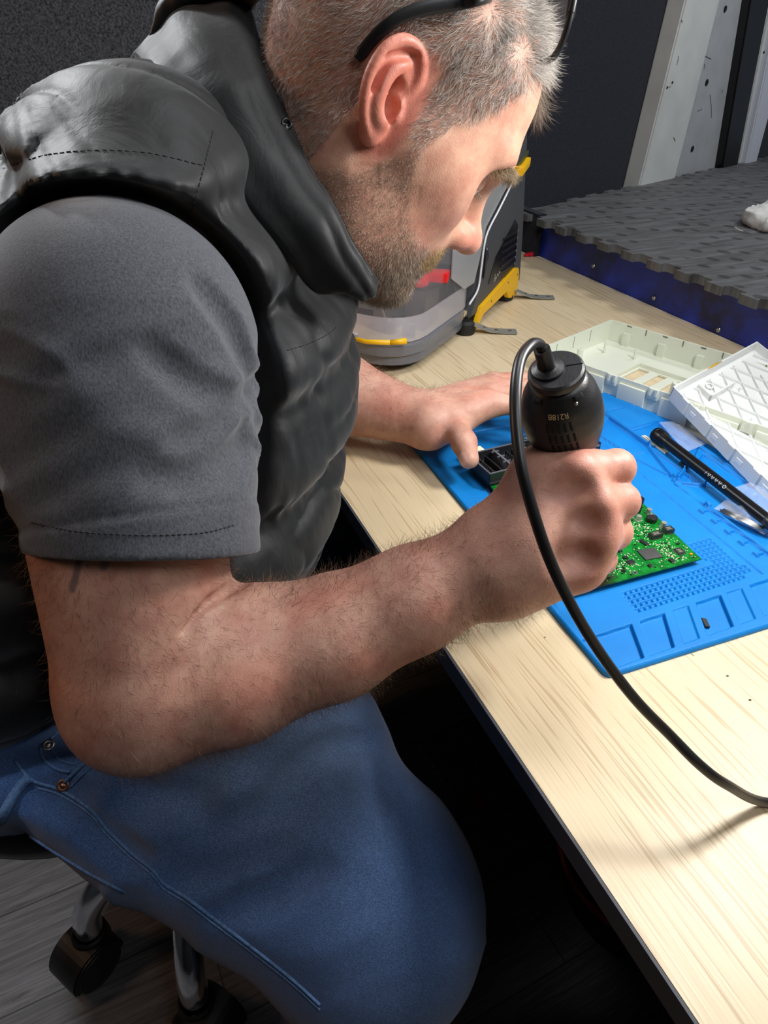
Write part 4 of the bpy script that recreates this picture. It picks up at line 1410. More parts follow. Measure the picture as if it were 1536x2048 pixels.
L(nt, tc.outputs['Object'], mp2.inputs[0])
ns = N(nt, 'ShaderNodeTexNoise', ins={'Scale': 1.0, 'Detail': 6.0, 'Roughness': 0.7}); L(nt, mp2.outputs[0], ns.inputs['Vector'])
rs = N(nt, 'ShaderNodeValToRGB'); rs.color_ramp.elements[0].position = 0.35; rs.color_ramp.elements[1].position = 0.7
rs.color_ramp.elements[0].color = sRGB(74, 74, 75); rs.color_ramp.elements[1].color = sRGB(116, 117, 120)
L(nt, ns.outputs['Fac'], rs.inputs[0])
mx = N(nt, 'ShaderNodeMix', data_type='RGBA', blend_type='MULTIPLY'); mx.inputs['Factor'].default_value = 0.55
L(nt, rs.outputs[0], mx.inputs['A']); L(nt, rv.outputs[0], mx.inputs['B']); L(nt, mx.outputs['Result'], b.inputs['Base Color'])
b.inputs['Roughness'].default_value = 0.62
bp = N(nt, 'ShaderNodeBump', ins={'Strength': 0.45, 'Distance': 0.002}); L(nt, rv.outputs[0], bp.inputs['Height']); 
bp2 = N(nt, 'ShaderNodeBump', ins={'Strength': 0.3, 'Distance': 0.001}); L(nt, ns.outputs['Fac'], bp2.inputs['Height']); L(nt, bp.outputs[0], bp2.inputs['Normal']); L(nt, bp2.outputs[0], b.inputs['Normal'])
M_RUB = m
def toothed(p0, p1, pitch, depth, phase=0.0):
    """edge line with swallow-tail teeth, to the left of p0->p1"""
    p0 = np.array(p0); p1 = np.array(p1); d = unit(p1 - p0); nn = np.array([-d[1], d[0]]); Lg = np.linalg.norm(p1 - p0)
    out = [p0]; s = phase
    while s + pitch < Lg:
        for a, h in ((0.00, 0.10), (0.05, 0.5), (0.00, 0.90), (0.06, 1.0), (0.46, 1.0), (0.52, 0.9), (0.47, 0.5), (0.52, 0.10), (0.58, 0.0)):
            out.append(p0 + d * (s + a * pitch) + nn * (h * depth))
        s += pitch
    out.append(p1)
    return out
front = toothed((0.955, 1.46), (0.955, -0.55), 0.072, -0.017, 0.02)
back = toothed((2.5, 2.012), (1.02, 1.47), 0.082, -0.016, 0.02)
poly = front + [np.array((2.5, -0.55))] + back
mb = MB(); mb.prism([tuple(q) for q in poly], 0.8215, 0.836, bev=0.0)
tag(mb.build('rubber_mat', M_RUB), 'worn black rubber mat with interlocking edges on the blue platform', 'mat')

# white rag on the rubber mat
S = Sdf()
c = onz(1540, 452, 0.836)
Rr = rotz(0.25)
S.ell((0, 0, 0.012), (0.12, 0.06, 0.030), 0)
S.cone((-0.12, -0.030, 0.010), (0, 0, 0.02), 0.012, 0.03, 0.02)
S.cone((-0.08, 0.025, 0.012), (0, 0, 0.02), 0.014, 0.03, 0.015)
S.disp(lambda P: -0.006 * (1 - np.abs(vnoise(P * np.array([1, 1.6, 1]), 30, 51))) ** 3 - 0.002 * vnoise(P, 90, 52))
S.fn(lambda P: -P[:, 2], (0, 0, 0), 1.0, 0.001, 'i')
V, F = extract(S, (-0.17, -0.11, -0.01), (0.17, 0.11, 0.08), 0.003)
V = V @ Rr.T + np.array([c[0] + 0.055, c[1] + 0.02, 0.8362])
rag = tri_mesh('crumpled_rag', V, F, simple('white cloth', sRGB(225, 226, 222), 0.9, var=0.12, vscale=60, bump=0.3, bscale=600), None)
tag(rag, 'crumpled grubby white rag lying on the rubber mat', 'rag')
for q in ([(1486, 462), (1478, 460), (1470, 455)], [(1507, 430), (1508, 423), (1514, 415)]):
    mb = MB(); mb.tube(catmull([onz(a, b_, 0.842) for a, b_ in q], 4), 0.0012, 5)
    mb.build('loose_thread', simple('thread white', sRGB(215, 212, 205), 0.9), rag)

# ------------------------------------------------------------------ workbench
m, nt, b = new_mat('light oak laminate')
tc = N(nt, 'ShaderNodeTexCoord')
mp = N(nt, 'ShaderNodeMapping'); mp.inputs['Scale'].default_value = (1.0, 0.022, 1.0)
L(nt, tc.outputs['Object'], mp.inputs[0])
nd = N(nt, 'ShaderNodeTexNoise', ins={'Scale': 2.3, 'Detail': 2.0}); L(nt, tc.outputs['Object'], nd.inputs['Vector'])
ad = N(nt, 'ShaderNodeVectorMath', operation='MULTIPLY_ADD'); ad.inputs[1].default_value = (0.035, 0.002, 0.0)
L(nt, nd.outputs['Color'], ad.inputs[0]); L(nt, mp.outputs[0], ad.inputs[2])
n1 = N(nt, 'ShaderNodeTexNoise', ins={'Scale': 430.0, 'Detail': 2.0, 'Roughness': 0.5}); L(nt, ad.outputs[0], n1.inputs['Vector'])
n2 = N(nt, 'ShaderNodeTexNoise', ins={'Scale': 18.0, 'Detail': 4.0}); L(nt, ad.outputs[0], n2.inputs['Vector'])
r1 = N(nt, 'ShaderNodeValToRGB'); r1.color_ramp.elements[0].position = 0.36; r1.color_ramp.elements[1].position = 0.44
r1.color_ramp.elements[0].color = (0.66, 0.58, 0.46, 1); r1.color_ramp.elements[1].color = (1, 1, 1, 1)
L(nt, n1.outputs['Fac'], r1.inputs[0])
r2 = N(nt, 'ShaderNodeValToRGB'); r2.color_ramp.elements[0].position = 0.3; r2.color_ramp.elements[1].position = 0.7
r2.color_ramp.elements[0].color = sRGB(220, 199, 162); r2.color_ramp.elements[1].color = sRGB(228, 210, 176)
L(nt, n2.outputs['Fac'], r2.inputs[0])
mx = N(nt, 'ShaderNodeMix', data_type='RGBA', blend_type='MULTIPLY'); mx.inputs['Factor'].default_value = 0.7
L(nt, r2.outputs[0], mx.inputs['A']); L(nt, r1.outputs[0], mx.inputs['B']); L(nt, mx.outputs['Result'], b.inputs['Base Color'])
b.inputs['Roughness'].default_value = 0.40; b.inputs['Specular IOR Level'].default_value = 0.5
bp = N(nt, 'ShaderNodeBump', ins={'Strength': 0.35, 'Distance': 0.0006}); L(nt, n1.outputs['Fac'], bp.inputs['Height']); L(nt, bp.outputs[0], b.inputs['Normal'])
M_OAK = m
bench = empty('workbench', (0.587, 0.45, 0.0), 'light oak laminate workbench with a dark grey front edge', 'workbench')
mb = MB(); mb.box((0.5875, 0.45, 0.7405), (0.759, 2.08, 0.019)); mb.build('worktop', M_OAK, bench)
mb = MB(); mb.box((0.2065, 0.45, 0.7405), (0.002, 2.08, 0.0192)); mb.build('edge_band', simple('dark grey edging', sRGB(66, 70, 78), 0.6), bench)
M_PANEL = simple('dark bench panel', sRGB(22, 23, 27), 0.7)
mb = MB(); mb.box((0.93, 0.45, 0.37), (0.018, 2.08, 0.72)); mb.build('back_panel', M_PANEL, bench)
mb = MB(); mb.box((0.59, 1.20, 0.3655), (0.66, 0.018, 0.731)); mb.build('end_panel', M_PANEL, bench)

# red tub under the bench
tub = empty('tub', (0.62, 0.385, 0.0), 'dark round plastic tub with a red rim on the floor under the bench', 'tub')
mb = MB()
mb.lathe([(0.10, 0.0), (0.115, 0.005), (0.135, 0.115), (0.132, 0.115), (0.11, 0.012), (0.0, 0.012)], (0.62, 0.385, 0.001), (0, 0, 1), 48)
mb.build('tub_body', simple('dark tub plastic', sRGB(30, 12, 15), 0.4), tub, smooth=True)
mb = MB(); a = np.linspace(0, 2 * np.pi, 49)
mb.tube(np.stack([0.62 + 0.137 * np.cos(a), 0.385 + 0.137 * np.sin(a), np.full(49, 0.115)], 1), 0.0055, 10, caps=False); mb.build('rim', simple('red rim', sRGB(150, 16, 30), 0.25), tub, smooth=True)
mb = MB(); c = onz(955, 1601, 0.01)
mb.prism([(-0.012, -0.02), (0.012, -0.016), (0.014, 0.02), (-0.006, 0.018)], 0.001, 0.009, fr=(np.array([c[0], c[1], 0]), (1, 0, 0), (0, 1, 0), (0, 0, 1)), bev=0.002)
tag(mb.build('red_clip', simple('red clip', sRGB(130, 10, 20), 0.4)), 'tiny dark red clip lying on the floor under the bench', 'clip')

# ------------------------------------------------------------------ swivel stool
m, nt, b = new_mat('chrome'); b.inputs['Metallic'].default_value = 1; b.inputs['Roughness'].default_value = 0.09; b.inputs['Base Color'].default_value = (0.82, 0.83, 0.86, 1)
n = N(nt, 'ShaderNodeTexNoise', ins={'Scale': 60.0, 'Detail': 4.0}); bp = N(nt, 'ShaderNodeBump', ins={'Strength': 0.12, 'Distance': 0.001}); L(nt, n.outputs['Fac'], bp.inputs['Height']); L(nt, bp.outputs[0], b.inputs['Normal'])
M_CHROME = m
M_BLKP = simple('black plastic', sRGB(26, 26, 28), 0.45, bump=0.15, bscale=900)
C1 = onz(196, 1900, 0.028); C2 = onz(404, 2035, 0.028)
# hub found from the two visible legs: 72 degrees apart
mid = (C1 + C2) / 2; dv = C2 - C1; Lc = np.linalg.norm(dv[:2]); Rb = Lc / (2 * math.sin(math.radians(36)))
hdir = np.array([-dv[1], dv[0], 0]) / Lc
if (np.array([0.0, 0.62, 0]) - mid) @ hdir < 0: hdir = -hdir
HUB = mid + hdir * Rb * math.cos(math.radians(36)); HUB[2] = 0
stool = empty('stool', tuple(HUB), 'swivel stool with curved chrome legs and black castors under the seated person', 'stool')
a0 = math.atan2(C1[1] - HUB[1], C1[0] - HUB[0]); a1 = math.atan2(C2[1] - HUB[1], C2[0] - HUB[0])
stp = (a1 - a0 + math.pi) % (2 * math.pi) - math.pi
for k in range(5):
    an = a0 + stp * k; dr = np.array([math.cos(an), math.sin(an), 0])
    P = catmull([HUB + dr * 0.02 + np.array([0, 0, 0.200]), HUB + dr * Rb * 0.35 + np.array([0, 0, 0.205]), HUB + dr * Rb * 0.72 + np.array([0, 0, 0.185]), HUB + dr * Rb * 0.95 + np.array([0, 0, 0.135]), HUB + dr * Rb * 1.0 + np.array([0, 0, 0.070])], 8)
    mb = MB(); mb.tube(P, 0.0195, 24); leg = mb.build('leg', M_CHROME, stool, smooth=True)
    wc = HUB + dr * Rb; sw = an + (0.9 if k % 2 else 0.5); wx = np.array([math.cos(sw), math.sin(sw), 0]); wy = np.array([-wx[1], wx[0], 0])
    mb = MB()
    for s_ in (-1, 1):
        mb.lathe([(0.004, 0), (0.034, 0.0), (0.0385, 0.004), (0.0385, 0.020), (0.034, 0.026), (0.020, 0.028), (0.0, 0.028)], wc + wy * 0.006 * s_ + wx * 0.016 + np.array([0, 0, 0.0388 - wc[2]]), wy * s_, 32)
    cst = mb.build('castor', M_BLKP, leg, auto=0.5)
    mb = MB()
    mb.lathe([(0.026, -0.016), (0.027, 0.0), (0.0245, 0.022), (0.0215, 0.025), (0.0205, 0.014)], wc + np.array([0, 0, 0.066 - wc[2]]), (0, 0, 1), 28)
    hood = [(math.cos(t) * 0.0430, math.sin(t) * 0.0430) for t in np.linspace(-0.25, math.pi + 0.1, 18)]
    mb.prism(hood + [(-0.03, -0.003), (0.03, -0.009)], -0.031, 0.031, fr=(wc + wx * 0.016 + np.array([0, 0, 0.0398 - wc[2]]), wx, (0, 0, 1), wy), bev=0.003)
    mb.build('castor_hood', M_BLKP, leg, auto=0.5)
mb = MB(); mb.lathe([(0.030, 0.165), (0.036, 0.17), (0.036, 0.23), (0.026, 0.24), (0.018, 0.245), (0.018, 0.36), (0.012, 0.37), (0.012, 0.50)], HUB, (0, 0, 1), 32); mb.build('column', M_CHROME, stool, auto=0.5)
SEATC = np.array([-0.18, 0.62, 0]); 
mb = MB(); mb.lathe([(0.02, 0.495), (0.155, 0.500), (0.175, 0.512), (0.182, 0.535), (0.175, 0.556), (0.15, 0.566), (0.0, 0.568)], (HUB + SEATC) / 2 * np.array([1, 1, 0]), (0, 0, 1), 48)
mb.build('seat', simple('black vinyl', sRGB(20, 20, 22), 0.5), stool, smooth=True)

# ================================================================== THINGS ON THE BENCH
# ------------------------------------------------------------------ blue silicone work mat (a relief of trays and ridges)
MO = np.array([0.3085, 0.2770]); ang = math.radians(-2.0)
MU = np.array([math.cos(ang), math.sin(ang)]); MV = np.array([-math.sin(ang), math.cos(ang)])
MW, MH = 0.343, 0.452
def uv(p): q = np.asarray(p)[..., :2] - MO; return np.stack([q @ MU, q @ MV], -1)
stp_ = 0.00062
nu_, nv_ = int(MW / stp_), int(MH / stp_)
gu, gv = np.meshgrid(np.linspace(0, MW, nu_), np.linspace(0, MH, nv_), indexing='ij')
XY = MO + gu[..., None] * MU + gv[..., None] * MV
X_, Y_ = XY[..., 0], XY[..., 1]
Z = np.full(gu.shape, 0.0052)
def _win(x0, x1, y0, y1, pad=0.003):
    cs = np.array([uv((x, y)) for x in (x0, x1) for y in (y0, y1)])
    i0, j0 = np.maximum(((cs.min(0) - pad) / stp_).astype(int), 0); i1, j1 = ((cs.max(0) + pad) / stp_).astype(int) + 1
    return slice(i0, min(i1, nu_)), slice(j0, min(j1, nv_))
def relief(poly, h, w=0.0005):
    poly = np.asarray(poly, float)
    sl = _win(poly[:, 0].min(), poly[:, 0].max(), poly[:, 1].min(), poly[:, 1].max())
    ar = sum(poly[i][0] * poly[(i + 1) % len(poly)][1] - poly[(i + 1) % len(poly)][0] * poly[i][1] for i in range(len(poly)))
    if ar < 0: poly = poly[::-1]
    xx_, yy_ = X_[sl], Y_[sl]; d = np.full(xx_.shape, -9.0)
    for i in range(len(poly)):
        a = poly[i]; b_ = poly[(i + 1) % len(poly)]; t = b_ - a; t = t / np.linalg.norm(t)
        d = np.maximum(d, (xx_ - a[0]) * t[1] - (yy_ - a[1]) * t[0])
    Z[sl] += h * sstep(w, -w, d)
def line_relief(pts, wd, h):
    for a, b_ in zip(pts[:-1], pts[1:]):
        sl = _win(min(a[0], b_[0]), max(a[0], b_[0]), min(a[1], b_[1]), max(a[1], b_[1]), 0.008)
        a = np.array(a); b_ = np.array(b_); ba = b_ - a
        t = np.clip(((X_[sl] - a[0]) * ba[0] + (Y_[sl] - a[1]) * ba[1]) / (ba @ ba), 0, 1)
        d = np.hypot(X_[sl] - a[0] - t * ba[0], Y_[sl] - a[1] - t * ba[1])
        Z[sl] += h * sstep(wd / 2 + 0.0004, wd / 2 - 0.0004, d)
# front row of slanted pockets
for tl, tr, dx in ((.3135, .3635, -.016), (.373, .3985, -.020), (.4085, .425, -.020), (.434, .462, -.020), (.4695, .487, -.020), (.497, .545, -.020)):
    y1, y0 = .3165, .2815
    l2 = tl + dx if tl > .32 else tl + 0.002
    deep = -0.0036 if tl in (.3135, .373, .434, .497) else -0.0018
    relief([(tl, y1), (tr, y1), (tr + dx, y0), (l2, y0)], deep)
# fine screw cells
k = 0
for j in range(11):
    y = .3255 + j * .0056
    for i in range(24):
        x = .377 + i * .0060 - (y - .3255) * -0.15
        if x + 0.001 > .5125 - (0.012 if j < 1 else 0): continue
        if j > 4 and x < .484: continue
        if y > .384: continue
        relief([(x + .0007, y + .0044), (x + .0050, y + .0044), (x + .0040, y + .0005), (x - .0003, y + .0005)], -0.0022, 0.0005)
# long groove and comb ridge
line_relief([(.540, .600), (.5345, .505), (.5205, .325)], 0.0020, -0.0018)
line_relief([(.5600, .4830), (.5560, .430), (.5500, .335)], 0.0070, 0.0042)
for yy in (.4235, .4045, .3850, .3660, .3465):
    xx = np.interp(yy, [.335, .483], [.5445, .5545])
    relief([(xx - .0085, yy + .0012), (xx - .0005, yy + .0012), (xx - .0005, yy - .0012), (xx - .0085, yy - .0012)], 0.0034)
    relief([(xx - .0105, yy + .0042), (xx - .0085, yy + .0042), (xx - .0085, yy - .0030), (xx - .0105, yy - .0030)], 0.0034)
# sunken tray right of the ridge, its walls and cross pieces
relief([(.5545, .480), (.6360, .520), (.6330, .333), (.5515, .333)], -0.0034)
relief([(.5470, .603), (.5890, .640), (.5850, .500), (.5600, .492), (.5500, .545)], -0.0030)
line_relief([(.5910, .648), (.5870, .560), (.5630, .4850)], 0.0026, 0.0044)
line_relief([(.5280, .5540), (.5480, .5530), (.5750, .5530)], 0.0020, 0.0020)
line_relief([(.5470, .604), (.5490, .555), (.5630, .500)], 0.0022, 0.0036)
line_relief([(.5600, .4830), (.5840, .4970), (.5870, .4660), (.5600, .4830)], 0.0020, 0.0040)
relief([(.5930, .600), (.6440, .606), (.6420, .535), (.5960, .500)], -0.0034)
line_relief([(.6420, .600), (.6400, .335)], 0.0055, 0.0038)
# raised smooth lids at the far end
relief([(.5915, .6500), (.6460, .6530), (.6450, .6070), (.5925, .6030)], 0.0030)
relief([(.5915, .7000), (.6380, .7020), (.6470, .6880), (.6460, .6560), (.5915, .6530)], 0.0030)
relief([(.3270, .7190), (.5860, .7110), (.5820, .6650), (.3290, .6720)], 0.0016)
# rim and rounded outline
e = np.minimum(np.minimum(gu, MW - gu), np.minimum(gv, MH - gv))
Z = np.where(e < 0.0022, np.minimum(Z, 0.0052), Z)
Z = Z - 0.0016 * sstep(0.0018, 0.0, e)
rc = 0.007
cu = np.clip(gu, rc, MW - rc); cv_ = np.clip(gv, rc, MH - rc)
dd_ = np.stack([gu - cu, gv - cv_], -1); ln_ = np.linalg.norm(dd_, axis=-1)
fx = np.where(ln_ > rc, rc / np.maximum(ln_, 1e-9), 1.0)
gu2 = cu + dd_[..., 0] * fx; gv2 = cv_ + dd_[..., 1] * fx
XY2 = MO + gu2[..., None] * MU + gv2[..., None] * MV
top = np.concatenate([XY2, (0.7502 + Z)[..., None]], -1).reshape(-1, 3)
ii = np.arange(nu_ * nv_).reshape(nu_, nv_)
Fq = np.stack([ii[:-1, :-1], ii[1:, :-1], ii[1:, 1:], ii[:-1, 1:]], -1).reshape(-1, 4)
loop = np.concatenate([ii[:, 0], ii[-1, 1:], ii[-2::-1, -1], ii[0, -2:0:-1]])
bot = top[loop].copy(); bot[:, 2] = 0.7502; nb_ = len(top)
j1 = np.arange(len(loop)); j2 = (j1 + 1) % len(loop)
Fs_ = np.stack([loop[j2], loop[j1], nb_ + j1, nb_ + j2], -1)
m, nt, b = new_mat('blue silicone')
tc = N(nt, 'ShaderNodeTexCoord'); n = N(nt, 'ShaderNodeTexNoise', ins={'Scale': 30.0, 'Detail': 6.0}); L(nt, tc.outputs['Object'], n.inputs['Vector'])
r = N(nt, 'ShaderNodeValToRGB'); r.color_ramp.elements[0].position = 0.3; r.color_ramp.elements[1].position = 0.75
r.color_ramp.elements[0].color = sRGB(0, 120, 200); r.color_ramp.elements[1].color = sRGB(4, 130, 210)
L(nt, n.outputs['Fac'], r.inputs[0]); L(nt, r.outputs[0], b.inputs['Base Color']); b.inputs['Roughness'].default_value = 0.55; b.inputs['Specular IOR Level'].default_value = 0.35
n5 = N(nt, 'ShaderNodeTexNoise', ins={'Scale': 1400.0}); L(nt, tc.outputs['Object'], n5.inputs['Vector']); bp = N(nt, 'ShaderNodeBump', ins={'Strength': 0.1, 'Distance': 0.0005}); L(nt, n5.outputs['Fac'], bp.inputs['Height']); L(nt, bp.outputs[0], b.inputs['Normal'])
M_SIL = m
smat = tri_mesh('silicone_mat', np.concatenate([top, bot]), np.concatenate([Fq, Fs_]), M_SIL, None, False)
tag(smat, 'bright blue silicone repair mat with trays and cells on the workbench', 'work mat')
MATZ = 0.7554

# tiny black part lying in a pocket of the mat
mb = MB(); c = onz(1411, 1245, 0.7535)
dv = unit(onz(1418, 1257, 0.7535) - onz(1407, 1235, 0.7535)); dw = np.cross((0, 0, 1), dv)
mb.prism([(-0.0055, -0.0020), (0.0055, -0.0024), (0.0060, 0.0018), (-0.0040, 0.0020)], 0, 0.0022, fr=(np.array([c[0], c[1], 0.7523]), dv, dw, (0, 0, 1)), bev=0.0003)
tag(mb.build('plastic_chip', simple('matt black', sRGB(28, 30, 36), 0.5)), 'tiny black plastic piece in a front pocket of the blue mat', 'plastic piece')

# ------------------------------------------------------------------ circuit board
BZ = 0.7606
pcb = empty('circuit_board', (0.40, 0.45, MATZ), 'green circuit board with burnt corner lying on the blue mat', 'circuit board')
BL_, BR_, TR_, TL_ = np.array([.332, .3610]), np.array([.4765, .3570]), np.array([.508, .612]), np.array([.366, .616])
m, nt, b = new_mat('green solder mask')
tc = N(nt, 'ShaderNodeTexCoord')
n = N(nt, 'ShaderNodeTexNoise', ins={'Scale': 220.0, 'Detail': 2.0}); L(nt, tc.outputs['Object'], n.inputs['Vector'])
r = N(nt, 'ShaderNodeValToRGB'); r.color_ramp.elements[0].position = 0.42; r.color_ramp.elements[1].position = 0.58
r.color_ramp.elements[0].color = sRGB(4, 100, 30); r.color_ramp.elements[1].color = sRGB(14, 134, 46)
L(nt, n.outputs['Fac'], r.inputs[0])
# scorched patch round the part being desoldered
ds = N(nt, 'ShaderNodeVectorMath', operation='DISTANCE'); ds.inputs[1].default_value = (-0.040, -0.088, 0.006)
L(nt, tc.outputs['Object'], ds.inputs[0])
rb = N(nt, 'ShaderNodeValToRGB'); rb.color_ramp.elements[0].position = 0.010; rb.color_ramp.elements[1].position = 0.030
rb.color_ramp.elements[0].color = (1, 1, 1, 1); rb.color_ramp.elements[1].color = (0, 0, 0, 1)
L(nt, ds.outputs['Value'], rb.inputs[0])
mx = N(nt, 'ShaderNodeMix', data_type='RGBA'); L(nt, rb.outputs[0], mx.inputs['Factor']); L(nt, r.outputs[0], mx.inputs['A']); mx.inputs['B'].default_value = sRGB(34, 30, 16)
L(nt, mx.outputs['Result'], b.inputs['Base Color']); b.inputs['Roughness'].default_value = 0.28
mb = MB(); mb.prism([tuple(BL_), tuple(BR_), tuple(TR_), tuple(TL_)], BZ, BZ + 0.0016, bev=0.0003); mb.build('board', m, pcb)
M_SPC = simple('nylon spacer', sRGB(40, 40, 42), 0.5)
for q in ((.345, .372), (.466, .366), (.497, .600), (.373, .604)):
    mb = MB(); mb.lathe([(.003, MATZ), (.003, BZ)], (q[0], q[1], 0), (0, 0, 1), 12); mb.build('spacer', M_SPC, pcb)
PZ = BZ + 0.0016
bx = unit(np.array([.9995, -.03, 0])); by = np.array([-bx[1], bx[0], 0])
M_CHIP = simple('black epoxy', sRGB(34, 35, 36), 0.35)
M_CHIPG = simple('grey ceramic', sRGB(70, 71, 70), 0.4)
M_TIN = simple('tin', sRGB(200, 202, 200), 0.3, 1.0)
def icp(x, y, w, h, t, mat=None, name='chip', legs=0, rot=0.0, pins4=False, mark=False):
    R_ = rotz(rot); X1 = R_ @ bx; Y1 = R_ @ by
    mb = MB(); mb.box((x, y, PZ + t / 2 + 0.0002), (w, h, t), X=X1, Y=Y1, bev=0.0002); o = mb.build(name, mat or M_CHIP, pcb)
    if legs:
        mb = MB()
        for i in range(legs):
            for s_ in (-1, 1):
                u_ = (i - (legs - 1) / 2) * (w * 0.9 / legs)
                c = np.array([x, y, PZ]) + X1 * u_ + Y1 * s_ * (h / 2 + 0.0006); mb.box(c + np.array([0, 0, 0.0004]), (w * 0.45 / legs, 0.0014, 0.0006), X=X1, Y=Y1)
                if pins4:
                    c = np.array([x, y, PZ]) + Y1 * u_ + X1 * s_ * (w / 2 + 0.0006); mb.box(c + np.array([0, 0, 0.0004]), (0.0014, w * 0.45 / legs, 0.0006), X=X1, Y=Y1)
        mb.build('pins', M_TIN, o)
    if mark:
        mb = MB()
        for i in range(3): mb.box(np.array([x, y, PZ + t + 0.00025]) + Y1 * (i - 1) * h * 0.2, (w * (0.62 - 0.12 * (i % 2)), h * 0.08, 0.0001), X=X1, Y=Y1)
        mb.build('marking', simple('chip print', sRGB(150, 150, 120), 0.6), o)
    return o
icp(.4355, .3808, .0185, .0150, .0010, M_CHIPG, 'large_chip', rot=-0.10)
icp(.4645, .3735, .0080, .0080, .0012, None, 'square_chip', legs=10, pins4=True, mark=True)
icp(.4590, .4010, .0130, .0070, .0045, None, 'pulse_transformer', legs=8, mark=True)
icp(.4765, .4030, .0100, .0070, .0045, None, 'pulse_transformer', legs=8, mark=True)
for x, y, w, h, lg, ro in ((.4420, .3975, .0042, .0085, 4, 0.25), (.4105, .3775, .0075, .0045, 7, 0.1), (.4475, .3650, .0045, .0045, 3, 0.1), (.4235, .3665, .0035, .0030, 3, 0.1), (.4100, .3850, .0045, .0030, 0, 0.0), (.4715, .3835, .0030, .0022, 0, 0.0), (.400, .4100, .006, .004, 4, 0.1), (.3960, .3700, .0040, .0022, 0, -0.4), (.4120, .3950, .004, .003, 3, 0.0)):
    icp(x, y, w, h, .0014, legs=lg, rot=ro)
mb = MB(); mb.lathe([(.0052, 0), (.0055, .0010), (.0055, .0045), (.0048, .0054), (.0040, .0050), (.0, .0052)], (.4745, .4245, PZ), (0, 0, 1), 28); mb.build('inductor', M_CHIP, pcb, auto=0.5)
for x, y in ((.4625, .4300), (.4805, .4360), (.4780, .4115)):
    mb = MB(); mb.box((x, y, PZ + .0006), (.0062, .0062, .0012), bev=.0004); mb.lathe([(.0028, .001), (.0028, .0050), (.0025, .0058), (.0, .0059)], (x, y, PZ), (0, 0, 1), 24); mb.build('capacitor', simple('capacitor can', sRGB(205, 203, 195), 0.35, 0.7), pcb, auto=0.5)
# tall black socket near the far side
mb = MB()
for dx, dz, w, h in ((0, .0055, .016, .011), (0, .0115, .018, .001)): mb.box((.466, .4500, PZ + dz), (w, .020, h), X=bx, Y=by, bev=.0005)
mb.box((.458, .4500, PZ + .0145), (.0015, .020, .006), X=bx, Y=by); mb.box((.474, .4500, PZ + .0145), (.0015, .020, .006), X=bx, Y=by); mb.box((.466, .4408, PZ + .0145), (.016, .0015, .006), X=bx, Y=by)
mb.build('socket', M_CHIP, pcb)
# row of small parts and solder points
r7 = np.random.default_rng(77)
def inside(x, y):
    for a, b_ in ((BL_, BR_), (BR_, TR_), (TR_, TL_), (TL_, BL_)):
        t = b_ - a
        if t[0] * (y - a[1]) - t[1] * (x - a[0]) < 0.0035 * np.linalg.norm(t): return False
    return True
blk = [(.4355, .3808, .012, .010), (.4645, .3735, .007, .007), (.459, .401, .008, .006), (.4765, .403, .007, .006), (.4745, .4245, .007, .007), (.4625, .43, .005, .005), (.4805, .436, .005, .005), (.478, .4115, .005, .005), (.466, .45, .011, .012)]
def free(x, y):
    return all(abs(x - a) > w or abs(y - c) > h for a, c, w, h in blk)
dots = MB(); smd = MB(); dk = MB()
cl_ = r7.random((60, 2)) * np.array([.15, .25]) + np.array([.335, .36])
for i in range(3600):
    if r7.random() < 0.65:
        c = cl_[r7.integers(60)]; x, y = c + r7.normal(size=2) * .006
    else:
        x, y = .335 + r7.random() * .17, .358 + r7.random() * .25
    x = round(x / .0011) * .0011; y = round(y / .0011) * .0011
    if not inside(x, y) or not free(x, y) or y > .52: continue
    k = r7.random()
    if k < 0.72: dots.box((x, y, PZ + .0001), (.0008, .0008, .0002))
    elif k < 0.86: smd.box((x, y, PZ + .0003), (.0018, .0009, .0006) if r7.random() < .5 else (.0009, .0018, .0006), X=bx, Y=by)
    else: dk.box((x, y, PZ + .0004), (.0016, .0009, .0007) if r7.random() < .5 else (.0009, .0016, .0007), X=bx, Y=by)
tag(dots.build('solder_points', simple('solder', sRGB(236, 234, 196), 0.35), pcb, auto=0), kind='stuff')
tag(smd.build('ceramic_parts', simple('ceramic', sRGB(205, 200, 180), 0.4), pcb, auto=0), kind='stuff')
tag(dk.build('resistors', M_CHIP, pcb, auto=0), kind='stuff')
mb = MB(); mb.lathe([(.0010, 0), (.0024, 0), (.0024, .0002), (.0010, .0002)], (.4045, .3640, PZ), (0, 0, 1), 20); mb.build('via_ring', M_TIN, pcb)
mb = MB(); mb.lathe([(.0010, 0), (.0010, .0003), (.0, .0003)], (.4045, .3640, PZ), (0, 0, 1), 20); mb.build('via_hole', M_HOLE, pcb)
mb = MB(); mb.box((.4712, .3655, PZ + .0008), (.0028, .0020, .0016), bev=.0003); mb.build('amber_component', simple('amber', sRGB(220, 150, 30), 0.3), pcb)
# wires of the scorched connector
mb = MB()
for i in range(22):
    c = np.array([.352 + r7.random() * .026, .3655 + r7.random() * .006, PZ + .0008]); d = unit(np.array([1, r7.normal() * .5, r7.random() * .4])); mb.tube([c, c + d * .004 + np.array([0, 0, .001]), c + d * .008], .0003, 5)
mb.build('burnt_wires', simple('charred', sRGB(60, 54, 44), 0.3, 0.5), pcb, smooth=True)
